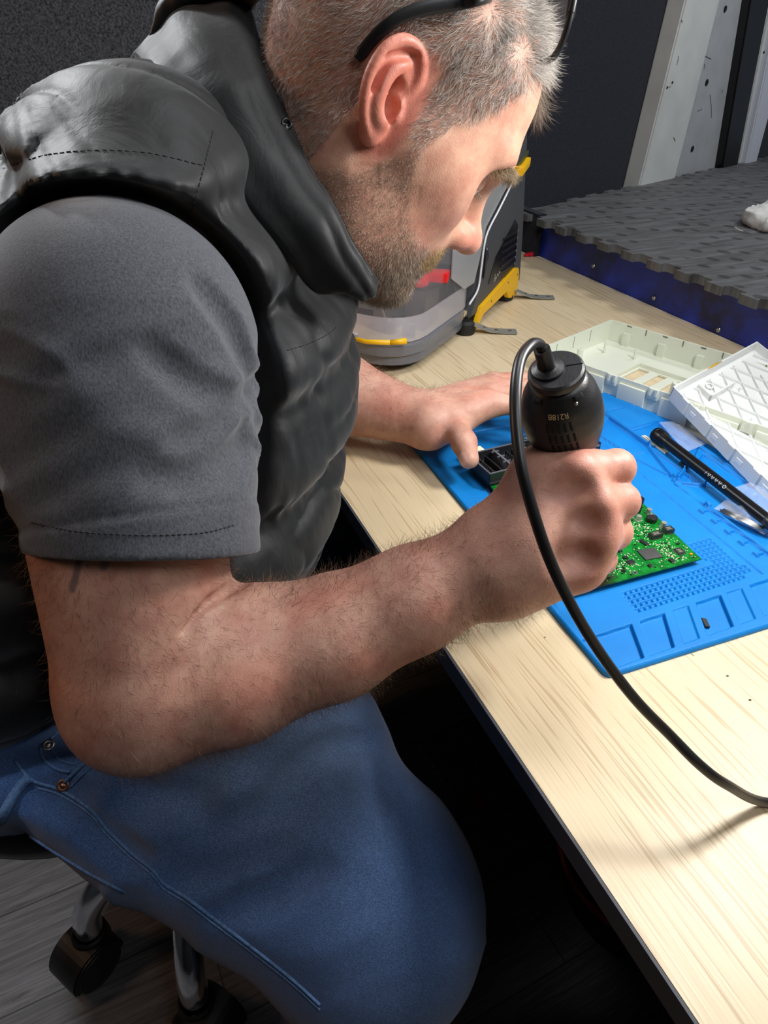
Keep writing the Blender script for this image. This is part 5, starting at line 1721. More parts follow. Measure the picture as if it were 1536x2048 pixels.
# big black connector housing, open at the top, with pins
hx = unit(np.array([.9985, .05, 0])); hy = np.array([-hx[1], hx[0], 0]); HO = np.array([.354, .5430, 0]) ; HW, HD, HT = .150, .048, .777
def hp(u_, v_, z_): return HO + hx * u_ + hy * v_ + np.array([0, 0, z_])
mb = MB(); zc = (PZ + HT) / 2; hh = HT - PZ
for (u_, v_, w, d_) in ((HW / 2, .0008, HW, .0016), (HW / 2, HD - .0008, HW, .0016), (.0008, HD / 2, .0016, HD), (HW - .0008, HD / 2, .0016, HD)):
    mb.box(hp(u_, v_, zc), (w, d_, hh), X=hx, Y=hy)
mb.box(hp(HW / 2, HD / 2, PZ + .0015), (HW, HD, .003), X=hx, Y=hy)
mb.box(hp(HW / 2, -.0012, PZ + .004), (HW, .003, .0015), X=hx, Y=hy)
for u0 in (.012, .022, .050, .058): mb.box(hp(u0, HD * .5, PZ + .006), (.0012, HD * .8, .009), X=hx, Y=hy)
hs = mb.build('connector_housing', simple('black connector plastic', sRGB(30, 32, 36), 0.4), pcb)
M_RIB = simple('grey connector rib', sRGB(92, 94, 102), 0.4)
for u0 in (.034, .070, .112):
    mb = MB(); mb.box(hp(u0, HD / 2, zc - .0005), (.0026, HD - .004, hh), X=hx, Y=hy)
    for k in range(4): mb.box(hp(u0, .006 + k * .012, HT - .0012), (.010, .0012, .0018), X=hx, Y=hy)
    mb.build('divider', M_RIB, hs)
mb = MB(); zt_ = HT + .0004
for (u_, v_, w, d_) in ((HW / 2, .0009, HW, .0018), (HW / 2, HD - .0009, HW, .0018), (.0009, HD / 2, .0018, HD - .0036), (HW - .0009, HD / 2, .0018, HD - .0036)): mb.box(hp(u_, v_, zt_), (w, d_, .0010), X=hx, Y=hy)
mb.build('top_rim', M_RIB, hs)
mb = MB()
for u0, n_ in ((.006, 9), (.010, 9), (.042, 8), (.046, 8), (.088, 8), (.094, 8), (.100, 8), (.124, 6), (.134, 6)):
    for k in range(n_): mb.box(hp(u0, .007 + k * .0040, PZ + .0075), (.0007, .0007, .011), X=hx, Y=hy)
tag(mb.build('contact_pins', M_TIN, hs), kind='stuff')
mb = MB(); a = np.linspace(0, 2 * np.pi, 25); 
mb.tube(np.stack([.442 + .014 * np.cos(a), .598 + .0045 * np.sin(a), np.full(25, .7785)], 1), .0012, 8, caps=False); mb.build('latch_loop', simple('grey latch', sRGB(60, 62, 68), 0.4), hs, smooth=True)
mb = MB(); cw = hp(.020, HD + .010, PZ + .0062); mb.box(cw, (.015, .010, .012), X=hx, Y=hy, bev=.0006); mb.box(cw + np.array([0, 0, .0062]), (.009, .004, .0012), X=hx, Y=hy); mb.build('white_socket', simple('cream plastic', sRGB(226, 222, 190), 0.5), pcb)
# black connector at the right end of the housing
mb = MB(); mb.box(hp(HW + .004, HD * .45, PZ + .007), (.010, .026, .013), X=hx, Y=hy, bev=.0006); mb.build('side_connector', M_CHIP, pcb)

# ------------------------------------------------------------------ hot air gun with cable
gun = empty('heat_gun', tuple(G_TOP), 'black hot air gun handle gripped in the fist above the green circuit board', 'heat gun')
M_GUN = simple('black rubberised plastic', sRGB(27, 27, 29), 0.42, bump=0.12, bscale=700)
gx = unit(RC[:, 0] - G_DIR * (RC[:, 0] @ G_DIR)); gy = np.cross(G_DIR, gx)   # gy points away or to camera
if gy @ (CAM - G_TOP) < 0: gy = -gy
PROF = [(.0120, .0045), (.0158, .0050), (.0168, .0070), (.0185, .0105), (.0222, .018), (.0247, .028), (.0256, .037), (.0248, .047), (.0222, .058), (.0190, .068), (.0165, .078), (.0150, .090), (.0146, .12), (.0150, .145), (.0165, .150), (.0160, .156), (.006, .158)]
pr = np.array(PROF); hs_ = np.linspace(pr[0, 1], pr[-1, 1], 60); PR2 = [(float(np.interp(h, pr[:, 1], pr[:, 0])), float(h)) for h in hs_]
mb = MB(); mb.lathe(PR2, G_TOP, G_DIR, 64, ref=gx); mb.build('handle', M_GUN, gun, smooth=True)
mb = MB(); mb.lathe([(.0, -.0012), (.0150, -.0012), (.0164, -.0002), (.0168, .0015), (.0166, .0040), (.0150, .0052)], G_TOP, G_DIR, 56, ref=gx); mb.build('end_cap', simple('black cap', sRGB(32, 32, 35), 0.38, bump=0.1, bscale=500), gun, auto=0.5)
mb = MB(); mb.tube([G_TOP - G_DIR * .0014 + gx * .006 + gy * -.001, G_TOP - G_DIR * .0013 + gx * .0155], .0003, 6); mb.build('cap_seam', M_HOLE, gun)
mb = MB(); mb.lathe([(.0150, .157), (.0150, .170), (.0105, .175), (.0105, .205), (.0062, .212), (.0040, .218), (.0040, .232), (.0030, .232), (.0028, .22)], G_TOP, G_DIR, 40, ref=gx); mb.build('nozzle', M_STEEL, gun, auto=0.5)
def gsurf(h, phi, lift=0.0):
    rr = float(np.interp(h, pr[:, 1], pr[:, 0])) + lift
    return G_TOP + G_DIR * h + (gx * math.sin(phi) + gy * math.cos(phi)) * rr
# vent slots: dark, slightly sunken bars
for rw in range(4):
    for cl2 in range(5):
        h = .0245 + rw * .0086; ph = -0.46 + cl2 * 0.145 + rw * 0.045
        mb = MB(); 
        a_ = gsurf(h - .0032, ph - .012, .0001); b_ = gsurf(h + .0032, ph + .012, .0001); nrm = unit(gsurf(h, ph) - (G_TOP + G_DIR * h))
        d_ = unit(b_ - a_); s_ = np.cross(d_, nrm)
        mb.box((a_ + b_) / 2 + nrm * -.0002, (np.linalg.norm(b_ - a_), .0016, .0009), X=d_, Y=s_, Z=nrm, bev=.0003); mb.build('vent_slot', M_HOLE, gun)
for ph, w in ((-0.85, .3), (0.55, .3)):
    pts = [gsurf(.0095, ph + t, -.0002) for t in np.linspace(-w / 2, w / 2, 6)]; mb = MB(); mb.tube(pts, .0019, 8); mb.build('cap_recess', M_HOLE, gun, smooth=True)
mb = MB(); cb = gsurf(.0125, 0.42, -.0005); bm = bmesh.new(); bmesh.ops.create_uvsphere(bm, u_segments=14, v_segments=10, radius=.0013); mb.bm(bm, lambda q: q + cb); mb.build('steel_ball', M_STEEL, gun, smooth=True)
# printed model number, read with the cable end down
def text_mesh(s, size):
    cu = bpy.data.curves.new('t', 'FONT'); cu.body = s; cu.size = size; cu.align_x = 'CENTER'; cu.align_y = 'CENTER'
    o = bpy.data.objects.new('t', cu); COL.objects.link(o)
    dg = bpy.context.evaluated_depsgraph_get(); me = bpy.data.meshes.new_from_object(o.evaluated_get(dg))
    V = np.array([v.co[:] for v in me.vertices]); F = [list(p.vertices) for p in me.polygons]
    bpy.data.objects.remove(o); bpy.data.meshes.remove(me); bpy.data.curves.remove(cu)
    return V, F
V, F = text_mesh('R218B', .0046)
# rotated half a turn: letters' up points to the nozzle, reading direction runs right to left
V2 = [gsurf(.0165 + v[1], -0.16 - v[0] / .0218, .00025) for v in V]
link_mesh('lettering', V2, F, simple('gold print', sRGB(206, 178, 128), 0.5), gun)
# strain relief and cable
sr0 = G_TOP + gx * -.0045 + gy * -.0010
P = catmull([sr0 - G_DIR * .000, sr0 - G_DIR * .009 - gx * .0006, sr0 - G_DIR * .018 - gx * .0015], 6)
mb = MB(); mb.lathe([(.0098, .0), (.0095, -.0018), (.0068, -.0030), (.0056, -.0035)], sr0 - G_DIR * 0.001, G_DIR, 32); mb.tube(P, np.linspace(.0056, .0047, len(P)), 24); mb.build('strain_relief', M_GUN, gun, auto=0.7)
pA = P[-1]
cabpx = [(1062, 690, .385), (1040, 722, .375), (1031, 790, .366), (1035, 880, .362), (1050, 965, .362), (1090, 1095, .370), (1140, 1205, .383), (1200, 1305, .398), (1270, 1398, .410), (1340, 1470, .417), (1400, 1530, .418), (1455, 1570, .425)]
CP = [pA, pA - G_DIR * .004 - gx * .001] + [DP(*q) for q in cabpx]
e1 = onz(1536, 1606, .7535); CP += [e1, e1 + np.array([.05, -.02, 0]), e1 + np.array([.15, -.08, 0])]
for i, q in enumerate(CP):
    if q[2] < .7538: CP[i] = np.array([q[0], q[1], .7538])
mb = MB(); mb.tube(catmull(CP, 10), .0032, 20); mb.build('cable', simple('black cable', sRGB(24, 24, 25), 0.38), gun, smooth=True)

# ------------------------------------------------------------------ plastic housings
def translucent(name, col, tr=0.25, rough=0.35):
    m, nt, b = new_mat(name); b.inputs['Base Color'].default_value = col; b.inputs['Roughness'].default_value = rough
    b.inputs['Subsurface Weight'].default_value = tr; b.inputs['Subsurface Radius'].default_value = (1, 1, 1); b.inputs['Subsurface Scale'].default_value = 0.003
    return m
M_CASE = translucent('milky plastic', sRGB(226, 230, 214), 0.2)
M_CASE2 = translucent('white plastic', sRGB(232, 234, 232), 0.2)
A0 = np.array([.589, .813, 0]); E1 = np.array([.341, -.940, 0]); E2 = np.array([.940, .341, 0])
CW, CLn = .195, .46
case = empty('plastic_housing', tuple(A0 + E1 * .2 + E2 * .1 + np.array([0, 0, .75])), 'open milky plastic housing with slotted window lying under the ribbed cover', 'housing')
def cp(u_, v_, z_): return A0 + E1 * u_ + E2 * v_ + np.array([0, 0, z_])
Zb = .7506; Zf = .7535; Zr = .787
# floor plate made of bars round the window slots
mb = MB()
def slab(u0, u1, v0, v1, z0=Zb, z1=Zf): mb.box(cp((u0 + u1) / 2, (v0 + v1) / 2, (z0 + z1) / 2), (u1 - u0, v1 - v0, z1 - z0), X=E1, Y=E2)
slab(0, .100, 0, CW); slab(.100, .175, 0, .055); slab(.100, .175, .125, CW); slab(.175, .215, 0, CW); slab(.215, .245, 0, .04); slab(.215, .245, .085, CW); slab(.245, CLn, 0, CW)
slab(.118, .132, .055, .125); slab(.146, .160, .055, .125)
# walls
slab(0, .0022, 0, CW, Zb, Zr); slab(0, CLn, 0, .0022, Zb, Zr); slab(0, CLn, CW - .0022, CW, Zb, Zr)
mb.build('shell', M_CASE, case, auto=0)
# panels standing proud of the near wall, clips between them
for k in range(6):
    u0 = .014 + k * .062
    mb = MB(); mb.box(cp(u0 + .020, -.0018, (Zb + Zr) / 2 - .003), (.040, .0036, Zr - Zb - .008), X=E1, Y=E2, bev=.0008); mb.build('wall_panel', M_CASE, case)
    mb = MB(); mb.box(cp(u0 + .050, -.0012, Zr - .007), (.014, .0030, .014), X=E1, Y=E2, bev=.0005); mb.box(cp(u0 + .0455, -.003, Zr - .004), (.003, .003, .010), X=E1, Y=E2); mb.box(cp(u0 + .0545, -.003, Zr - .004), (.003, .003, .010), X=E1, Y=E2); mb.build('snap_clip', M_CASE, case)
M_SLOT = simple('slot shade', sRGB(120, 122, 110), 0.8)
for k in range(5):
    u0 = .035 + k * .062
    mb = MB(); mb.box(cp(u0, CW - .0050, Zb + .0125), (.012, .0055, .022), X=E1, Y=E2, bev=.0008); mb.build('wall_rib', M_CASE, case)
    mb = MB(); mb.box(cp(u0, CW - .0024, Zr - .0022), (.008, .0004, .002), X=E1, Y=E2); mb.build('wall_slot', M_SLOT, case); mb = MB(); mb.box(cp(u0 + .030, CW - .0024, Zr - .0045), (.0018, .0004, .009), X=E1, Y=E2); mb.build('wall_slot', M_SLOT, case)
for k in range(3):
    mb = MB(); mb.box(cp(.0024, .045 + k * .045, Zr - .012), (.0006, .0012, .018), X=E1, Y=E2); mb.build('wall_slot', simple('slot shade2', sRGB(170, 172, 158), 0.8), case)
for u0, v0, r_, h_ in ((.028, .070, .0045, .024), (.030, .138, .002, .018), (.076, .150, .0018, .018), (.190, .060, .0070, .026)):
    mb = MB(); mb.lathe([(r_ * 1.25, 0), (r_, h_ - .001), (r_ * .8, h_), (r_ * .35, h_), (r_ * .3, h_ - .004)], cp(u0, v0, Zf), (0, 0, 1), 20); mb.build('post', M_CASE, case, auto=0.5)
mb = MB(); w_ = .0016
for (u0, u1, v0, v1) in ((.096, .180, .050, .0516), (.096, .180, .129, .1306), (.096, .0976, .05, .13), (.1784, .180, .05, .13), (.180, .250, .127, .1286), (.200, .2016, .02, .05)): mb.box(cp((u0 + u1) / 2, (v0 + v1) / 2, Zf + .003), (u1 - u0, v1 - v0, .006), X=E1, Y=E2)
mb.build('window_frame', M_CASE, case)

lid = empty('ribbed_cover', (.80, .52, .79), 'white ribbed plastic cover resting tilted on the milky housing', 'cover')
K2 = np.array([.657, .609, .799]); K1 = np.array([.832, .670, .800]); K3 = np.array([.636, .436, .7700]); 
K4 = K1 + (K3 - K2)
LX = unit(K1 - K2); LN = unit(np.cross(K1 - K2, K2 - K3)); LN = LN if LN[2] > 0 else -LN; LY = unit(K3 - K2)
def lp(a_, b_, c_=0.0): return K2 + LX * a_ + LY * b_ + LN * c_
Wl = np.linalg.norm(K1 - K2); Hl = .30
mb = MB()
def lbox(a0_, a1_, b0_, b1_, c0_, c1_):
    V = [lp(a_, b_, c_) for c_ in (c0_, c1_) for a_, b_ in ((a0_, b0_), (a1_, b0_), (a1_, b1_), (a0_, b1_))]
    mb.add(V, [(3, 2, 1, 0), (4, 5, 6, 7), (0, 1, 5, 4), (1, 2, 6, 5), (2, 3, 7, 6), (3, 0, 4, 7)])
lbox(0, Wl + .05, 0, Hl, -.0118, -.0098)
mb.build('plate', M_CASE2, lid, auto=0)
mb = MB(); lbox(-.0015, .0005, -.0015, Hl, -.0165, .0015); lbox(-.0015, Wl + .05, -.002, .0005, -.0118, .0018); lbox(Wl + .048, Wl + .05, 0, Hl, -.0118, .0018); mb.build('rim', M_CASE2, lid, auto=0)
mb = MB()
def rib(p, q, w=.0017, h=.0032):
    p = np.array(p); q = np.array(q); t = unit(q - p); n_ = np.array([-t[1], t[0]]) * w / 2
    c_ = [p + n_, q + n_, q - n_, p - n_]
    V = [lp(x[0], x[1], z_) for z_ in (-.0098, -.0098 + h) for x in c_]
    mb.add(V, [(3, 2, 1, 0), (4, 5, 6, 7), (0, 1, 5, 4), (1, 2, 6, 5), (2, 3, 7, 6), (3, 0, 4, 7)])
for k in range(-3, 8):
    x0 = .012 + k * .034
    a_, b_ = (x0, 0.01), (x0 + .16, .27)
    if x0 < 0: t = -x0 / .16; a_ = (0.001, .01 + .26 * t)
    rib(a_, b_)
for k in range(0, 10):
    x0 = .02 + k * .034
    rib((min(x0, Wl), .01 if x0 < Wl else .01 + (x0 - Wl) * 1.0), (max(x0 - .16, .001), .01 + (.26 if x0 - .16 > 0 else .26 * x0 / .16)))
mb.build('ribs', M_CASE2, lid, auto=0)
mb = MB(); lbox(.050, .115, .038, .041, -.0098, -.002); lbox(.050, .053, .012, .041, -.0098, -.002); mb.build('inner_wall', M_CASE2, lid, auto=0)
for k in range(5):
    mb = MB(); b0 = .022 + k * .046
    lbox(-.0042, -.0008, b0, b0 + .012, -.0150, .0018); mb.build('snap_clip', M_CASE2, lid, auto=0)
    mb = MB(); lbox(-.0020, -.0013, b0 + .020, b0 + .030, -.010, -.005); mb.build('rim_slot', simple('clear slot', sRGB(245, 247, 247), 0.3), lid, auto=0)
mb = MB(); c_ = lp(.105, .0015, .0015); mb.tube([lp(.085, .0000, .0020), lp(.105, -.0005, .0022), lp(.125, .0000, .0020)], [.0006, .0016, .0006], 8); mb.build('amber_stain', simple('amber flux', sRGB(214, 170, 40), 0.2), lid, smooth=True)
mb = MB(); a = np.linspace(0, 2 * np.pi, 25); mb.tube([lp(.075 + .006 * math.cos(t), .020 + .005 * math.sin(t), -.008) for t in a], .0012, 8, caps=False); mb.build('screw_boss', M_CASE2, lid, smooth=True)
for q in ((.045, .075), (.085, .10), (.12, .05), (.06, .15)):
    mb = MB()
    for t in (0.3, 2.4, 4.5): mb.tube([lp(*q, -.0098), lp(q[0] + .005 * math.cos(t), q[1] + .005 * math.sin(t), -.0088)], .0005, 5)
    mb.lathe([(.0011, 0), (.0008, .004), (0, .004)], lp(*q, -.0098), LN, 8); mb.build('locating_pin', M_CASE2, lid)

# ------------------------------------------------------------------ penlight style probe on the mat
pa = onz(1312, 868, .766); pb = onz(1560, 1060, .766); pd = unit(pb - pa)
pen = empty('pen_torch', tuple((pa + pb) / 2), 'slim black metal penlight lying on the right side of the blue mat', 'torch')
mb = MB(); mb.lathe([(.0080, 0), (.0092, .0006), (.0095, .004), (.0088, .0046), (.0088, .0056), (.0095, .0062), (.0095, .013), (.0090, .015), (.0070, .022), (.0068, .024), (.0066, .11), (.0063, .19)], pa, pd, 36); mb.build('barrel', simple('black anodised metal', sRGB(30, 30, 32), 0.32, 0.6), pen, auto=0.5)
mb = MB(); mb.lathe([(.0068, .19), (.0072, .192), (.0072, .200), (.0060, .203), (.0, .204)], pa, pd, 28); mb.build('tail_cap', M_CHIP, pen, auto=0.5)
mb = MB(); mb.lathe([(.0, .0012), (.0062, .0010), (.0064, -.0002), (.0058, .0002)], pa, pd, 24); mb.build('lens', simple('lens', sRGB(40, 42, 46), 0.1), pen, auto=0.5)
ps = unit(np.cross(pd, unit(CAM - pa))); pn = np.cross(ps, pd)
if pn @ (CAM - pa) < 0: pn = -pn; 
mb = MB()
rg_ = np.random.default_rng(3)
for k in range(9):
    c_ = pa + pd * (.100 + k * .0030); u0 = 0.0018
    q0 = c_ + pn * .0063 - ps * u0; q1 = c_ + pn * .0063 + ps * u0 + pd * (.0012 if k % 2 else -.0010)
    mb.tube([q0, (q0 + q1) / 2 + pn * .0003, q1], .00035, 5)
a = np.linspace(0, 2 * np.pi, 17); mb.tube([pa + pd * (.130 + .0018 * math.cos(t)) + ps * .0018 * math.sin(t) + pn * .0067 for t in a], .0004, 6, caps=False)
mb.build('lettering', simple('silver print', sRGB(200, 205, 205), 0.5), pen, smooth=True)

# header strip beside the torch
mb = MB(); ha = onz(1286, 872, .7565); hb_ = onz(1334, 906, .7565); hd = unit(hb_ - ha); hw_ = np.cross((0, 0, 1), hd)
hdr = empty('pin_strip', tuple((ha + hb_) / 2), 'narrow white and gold pin strip tucked beside the black penlight', 'pin strip')
Lh = np.linalg.norm(hb_ - ha)
mb.box((ha + hb_) / 2 + hw_ * .0016, (Lh, .0022, .0022), X=hd, Y=hw_); mb.box((ha + hb_) / 2 - hw_ * .0016, (Lh, .0018, .0022), X=hd, Y=hw_); mb.build('strip', simple('cream strip', sRGB(232, 228, 205), 0.5), hdr)
mb = MB(); mb.box((ha + hb_) / 2, (Lh * .98, .0010, .0020), X=hd, Y=hw_)
for k in range(14): mb.box(ha + hd * (Lh * (.42 + .04 * k)) + hw_ * .0030, (.0008, .0030, .0010), X=hd, Y=hw_)
mb.build('contacts', simple('gold', sRGB(205, 170, 90), 0.3, 0.9), hdr)
# small burnt component next to it
mb = MB(); c_ = onz(1368, 930, .757); mb.box(c_, (.010, .006, .005), X=hd, Y=hw_, bev=.0008); mb.tube([c_ + hw_ * .004, c_ + hw_ * .007 + np.array([0, 0, .003]), c_ + hw_ * .009], .0012, 6)
tag(mb.build('relay_piece', simple('dark relay', sRGB(40, 36, 30), 0.4, bump=0.5, bscale=300)), 'small dark electronic component half under the black penlight', 'component')

# clear plastic bags
def clear_film(name, tint=(0.97, 0.98, 1, 1), alpha=0.25):
    m, nt, b = new_mat(name)
    b.inputs['Base Color'].default_value = (0.9, 0.93, 0.97, 1); b.inputs['Roughness'].default_value = 0.08; b.inputs['Alpha'].default_value = alpha
    b.inputs['Specular IOR Level'].default_value = 0.8
    tc = N(nt, 'ShaderNodeTexCoord'); n = N(nt, 'ShaderNodeTexNoise', ins={'Scale': 45.0, 'Detail': 3.0, 'Distortion': 2.0}); L(nt, tc.outputs['Object'], n.inputs['Vector'])
    bp = N(nt, 'ShaderNodeBump', ins={'Strength': 1.0, 'Distance': 0.003}); L(nt, n.outputs['Fac'], bp.inputs['Height']); L(nt, bp.outputs[0], b.inputs['Normal'])
    return m
M_FILM = clear_film('clear film', alpha=0.14)
def bag(name, label, pxs, z0, amp, seed, zt=0.006):
    P = [onz(px, py, z0) for px, py in pxs]; n1_ = 26
    G_ = []
    for i in range(n1_):
        for j in range(n1_):
            s_, t = i / (n1_ - 1), j / (n1_ - 1)
            p = (P[0] * (1 - s_) + P[1] * s_) * (1 - t) + (P[3] * (1 - s_) + P[2] * s_) * t
            G_.append(p)
    G_ = np.array(G_); ii_ = np.arange(n1_ * n1_).reshape(n1_, n1_)
    s_, t = np.meshgrid(np.linspace(0, 1, n1_), np.linspace(0, 1, n1_), indexing='ij')
    bul = (np.sin(np.pi * s_) * np.sin(np.pi * t)).ravel() ** 0.5
    up_ = G_.copy(); up_[:, 2] += bul * zt + amp * bul * vnoise(G_, 160, seed) + 0.0006
    lo_ = G_.copy(); lo_[:, 2] += 0.0002
    Fq_ = np.stack([ii_[:-1, :-1], ii_[1:, :-1], ii_[1:, 1:], ii_[:-1, 1:]], -1).reshape(-1, 4)
    o = link_mesh(name, np.concatenate([up_, lo_]), np.concatenate([Fq_, Fq_[:, ::-1] + n1_ * n1_]).tolist(), M_FILM, None, True)
    return tag(o, label, 'bag', 'clear bags of small parts on the mat')
b1 = bag('clear_bag', 'crinkled clear bag at the lid end of the black penlight', [(1318, 845), (1345, 843), (1432, 880), (1372, 905)], .7600, .003, 5, .003)
b2 = bag('clear_bag', 'clear bag of silver pins under the front of the black penlight', [(1428, 1018), (1470, 985), (1560, 1040), (1528, 1070)], .7562, .0035, 6, .007)
b3 = bag('clear_bag', 'empty clear bag lying behind the black penlight near the bench top', [(1470, 975), (1500, 965), (1560, 1000), (1540, 1030)], .7610, .003, 7, .004)
mb = MB()
pa_ = onz(1442, 1021, .7585); pb_ = onz(1530, 1062, .7585); dd2 = unit(pb_ - pa_); ss2 = np.cross((0, 0, 1), dd2)
for k in range(22):
    of = ss2 * ((k % 11 - 5) * .00095) + np.array([0, 0, .0006 + (k // 11) * .0008]); j_ = rg_.normal() * .0015
    mb.tube([pa_ + dd2 * (.001 + j_) + of, pb_ + dd2 * (-.002 + j_) + of * 0.9], .00035, 6)
tag(mb.build('test_pins', M_STEEL, smooth=True), 'bundle of thin silver pins inside the clear bag at the mat edge', 'pins', kind='stuff')

# ------------------------------------------------------------------ key cutting machine
KO = np.array([.59, 1.01, .75]); KA = unit(np.array([.776, .63, 0])); KB = np.array([-KA[1], KA[0], 0]); KZ = np.array([0, 0, 1.])
def kp(a_, b_, z_): return KO + KA * a_ + KB * b_ + KZ * z_
machine = empty('key_cutting_machine', tuple(kp(0.03, .14, 0)), 'grey and yellow key cutting machine with clear hood at the back of the bench', 'machine')
M_GREY = simple('graphite plastic', sRGB(72, 74, 78), 0.5, bump=0.1, bscale=900)
M_DGREY = simple('dark grey plastic', sRGB(40, 42, 46), 0.4)
M_YEL = simple('yellow plastic', sRGB(240, 186, 10), 0.4)
WK = .27
fr0 = (KO + KB * 0.0, KA, KZ, KB)
body = [(-.015, .022), (.24, .022), (.236, .05), (.224, .12), (.205, .20), (.19, .27), (.165, .325), (.13, .335), (.128, .300), (.150, .222), (.128, .206), (.035, .152), (.026, .140), (.022, .100), (.010, .065)]
mb = MB(); mb.prism(body, .0, WK, fr=fr0, bev=.003); mb.build('body', M_GREY, machine, auto=0.5)
# black recessed grille on the side
mb = MB(); mb.prism([(.058, .062), (.082, .102), (.168, .148), (.186, .136), (.196, .066), (.178, .050)], -.0012, .001, fr=fr0, bev=.0006); grille = mb.build('grille', simple('gloss black', sRGB(18, 18, 20), 0.25), machine, auto=0.5)
for k in range(6):
    z0 = .066 + k * .0115
    mb = MB(); mb.box(kp(.147, -.0022, z0 + .002), (.072, .0018, .0030), X=unit(KA), Y=KB, Z=KZ); mb.build('grille_bar', simple('black bar', sRGB(34, 34, 37), 0.3), grille)
    mb = MB(); mb.box(kp(.186, -.0026, z0 + .002), (.0030, .001, .0035), X=KA, Y=KB); mb.build('grille_pip', simple('grey pip', sRGB(120, 122, 126), 0.4), grille)
mb = MB()
for k, (a_, z_) in enumerate(((.079, .060), (.082, .066), (.085, .060), (.090, .062), (.094, .066), (.099, .064), (.103, .068), (.107, .066))): mb.box(kp(a_ + .004, -.0018, z_ + .003), (.0018, .0006, .007 if k < 3 else .004), X=KA, Y=KB)
mb.build('lettering', simple('grey print', sRGB(165, 165, 162), 0.5), grille)
mb = MB(); mb.tube([kp(.028, -.002, .135), kp(.032, -.003, .115), kp(.029, -.002, .08)], [.003, .0035, .002], 8); mb.build('hinge_cover', simple('glossy dark', sRGB(46, 48, 54), 0.15), machine, smooth=True)
# yellow side rail and yellow handle tab
mb = MB(); mb.prism([(-.004, .004), (.004, .008), (.020, .034), (.080, .043), (.185, .060), (.205, .056), (.212, .040), (.212, .008), (.190, .003), (.160, .012), (.150, .026), (.075, .020), (.035, .017), (.014, .004), (.002, -.001)], -.006, .002, fr=fr0, bev=.001); yr = mb.build('side_rail', M_YEL, machine, auto=0.5)
for a_, z_ in ((.005, .010), (.068, .031), (.150, .043), (.200, .045)):
    mb = MB(); mb.lathe([(.0022, 0), (.0022, .0006), (.0012, .0004), (0, .0004)], kp(a_, -.0060, z_), -KB, 12); mb.build('rail_screw', simple('brass dark', sRGB(150, 110, 20), 0.5), yr)
mb = MB(); mb.box(kp(.172, -.004, .232), (.040, .012, .014), X=unit(KA + KZ * .35), Y=KB, bev=.004); mb.box(kp(.150, -.001, .228), (.03, .004, .016), X=KA, Y=KB); mb.build('lid_tab', M_YEL, machine)
mb = MB(); mb.box(kp(.172, -.001, .243), (.05, .003, .006), X=unit(KA + KZ * .35), Y=KB); mb.build('tab_shade', simple('olive edge', sRGB(70, 76, 30), 0.4), machine)
# feet straps
for a_, nm in ((-.010, 0), (.205, 1)):
    mb = MB(); c_ = kp(a_ + (-.012), .004, 0)
    if nm: c_ = kp(a_ - .02, .01, 0)
    mb.lathe([(.016, .001), (.017, .004), (.015, .018), (.010, .022)], c_, KZ, 24); mb.build('rubber_foot', simple('foot rubber', sRGB(18, 18, 19), 0.6), machine, auto=0.5)
    st = [kp(a_ - .004, -.002, .016), kp(a_ + .004, -.014, .010), kp(a_ + .012, -.030, .0032), kp(a_ + .022, -.052, .0018), kp(a_ + .032, -.072, .0018)]
    ext_ = unit(np.cross(st[-1] - st[0], KZ)) * .0110
    if nm: ext_ = ext_ * 1.0
    V = []; F_ = []
    for q in st:
        for e_ in (-1, 1):
            for z_ in (0, .0014): V.append(q + ext_ * e_ + KZ * z_)
    for i in range(len(st) - 1):
        o_ = i * 4; F_ += [(o_ + 1, o_ + 3, o_ + 7, o_ + 5), (o_, o_ + 4, o_ + 6, o_ + 2), (o_, o_ + 1, o_ + 5, o_ + 4), (o_ + 2, o_ + 6, o_ + 7, o_ + 3)]
    F_ += [(0, 2, 3, 1), (16, 17, 19, 18)]
    mb = MB(); mb.add(V, F_); strap = mb.build('mounting_strap', simple('galvanised strap', sRGB(150, 152, 148), 0.4, 0.35), machine, auto=0.3)
    for i_ in (1, 2, 3):
        q = (st[i_] + st[i_ + 1]) / 2 + KZ * .0016; mb = MB(); mb.lathe([(.0030, 0), (.0028, .001), (.0012, .0014), (0, .0008)], q, KZ, 12); mb.build('rivet', M_STEEL, strap)
# smoked lower tray at the front, rounded corners
def rrect(a0_, a1_, b0_, b1_, r_, n=6):
    out = []
    for ca, cb_, s0 in ((a1_ - r_, b1_ - r_, 0), (a0_ + r_, b1_ - r_, 90), (a0_ + r_, b0_ + r_, 180), (a1_ - r_, b0_ + r_, 270)):
        for k in range(n + 1):
            t = math.radians(s0 + 90 * k / n); out.append((ca + r_ * math.cos(t), cb_ + r_ * math.sin(t)))
    return out
def ring_shell(levels, wall):
    """stack of rounded rectangles (poly, z) -> closed thin shell open at the top"""
    mb_ = MB(); n_ = len(levels[0][0]); V = []; 
    for poly, z_ in levels: V += [kp(x, y, z_) for x, y in poly]
    inn = []
    for poly, z_ in levels[::-1]:
        c_ = np.mean(poly, 0)
        V += [kp(*(np.array(q) + (c_ - np.array(q)) / np.linalg.norm(c_ - np.array(q)) * wall), z_) for q in poly]
    F_ = []
    tot = len(levels) * 2
    for i in range(tot - 1):
        for j in range(n_):
            k = (j + 1) % n_; F_.append((i * n_ + j, i * n_ + k, (i + 1) * n_ + k, (i + 1) * n_ + j))
    for j in range(n_):
        k = (j + 1) % n_; F_.append(((tot - 1) * n_ + j, (tot - 1) * n_ + k, k, j))
    mb_.add(V, F_); return mb_
m, nt, b = new_mat('smoked clear plastic'); b.inputs['Base Color'].default_value = sRGB(120, 122, 130); b.inputs['Roughness'].default_value = 0.18; b.inputs['Alpha'].default_value = 0.72
M_SMOKE = m
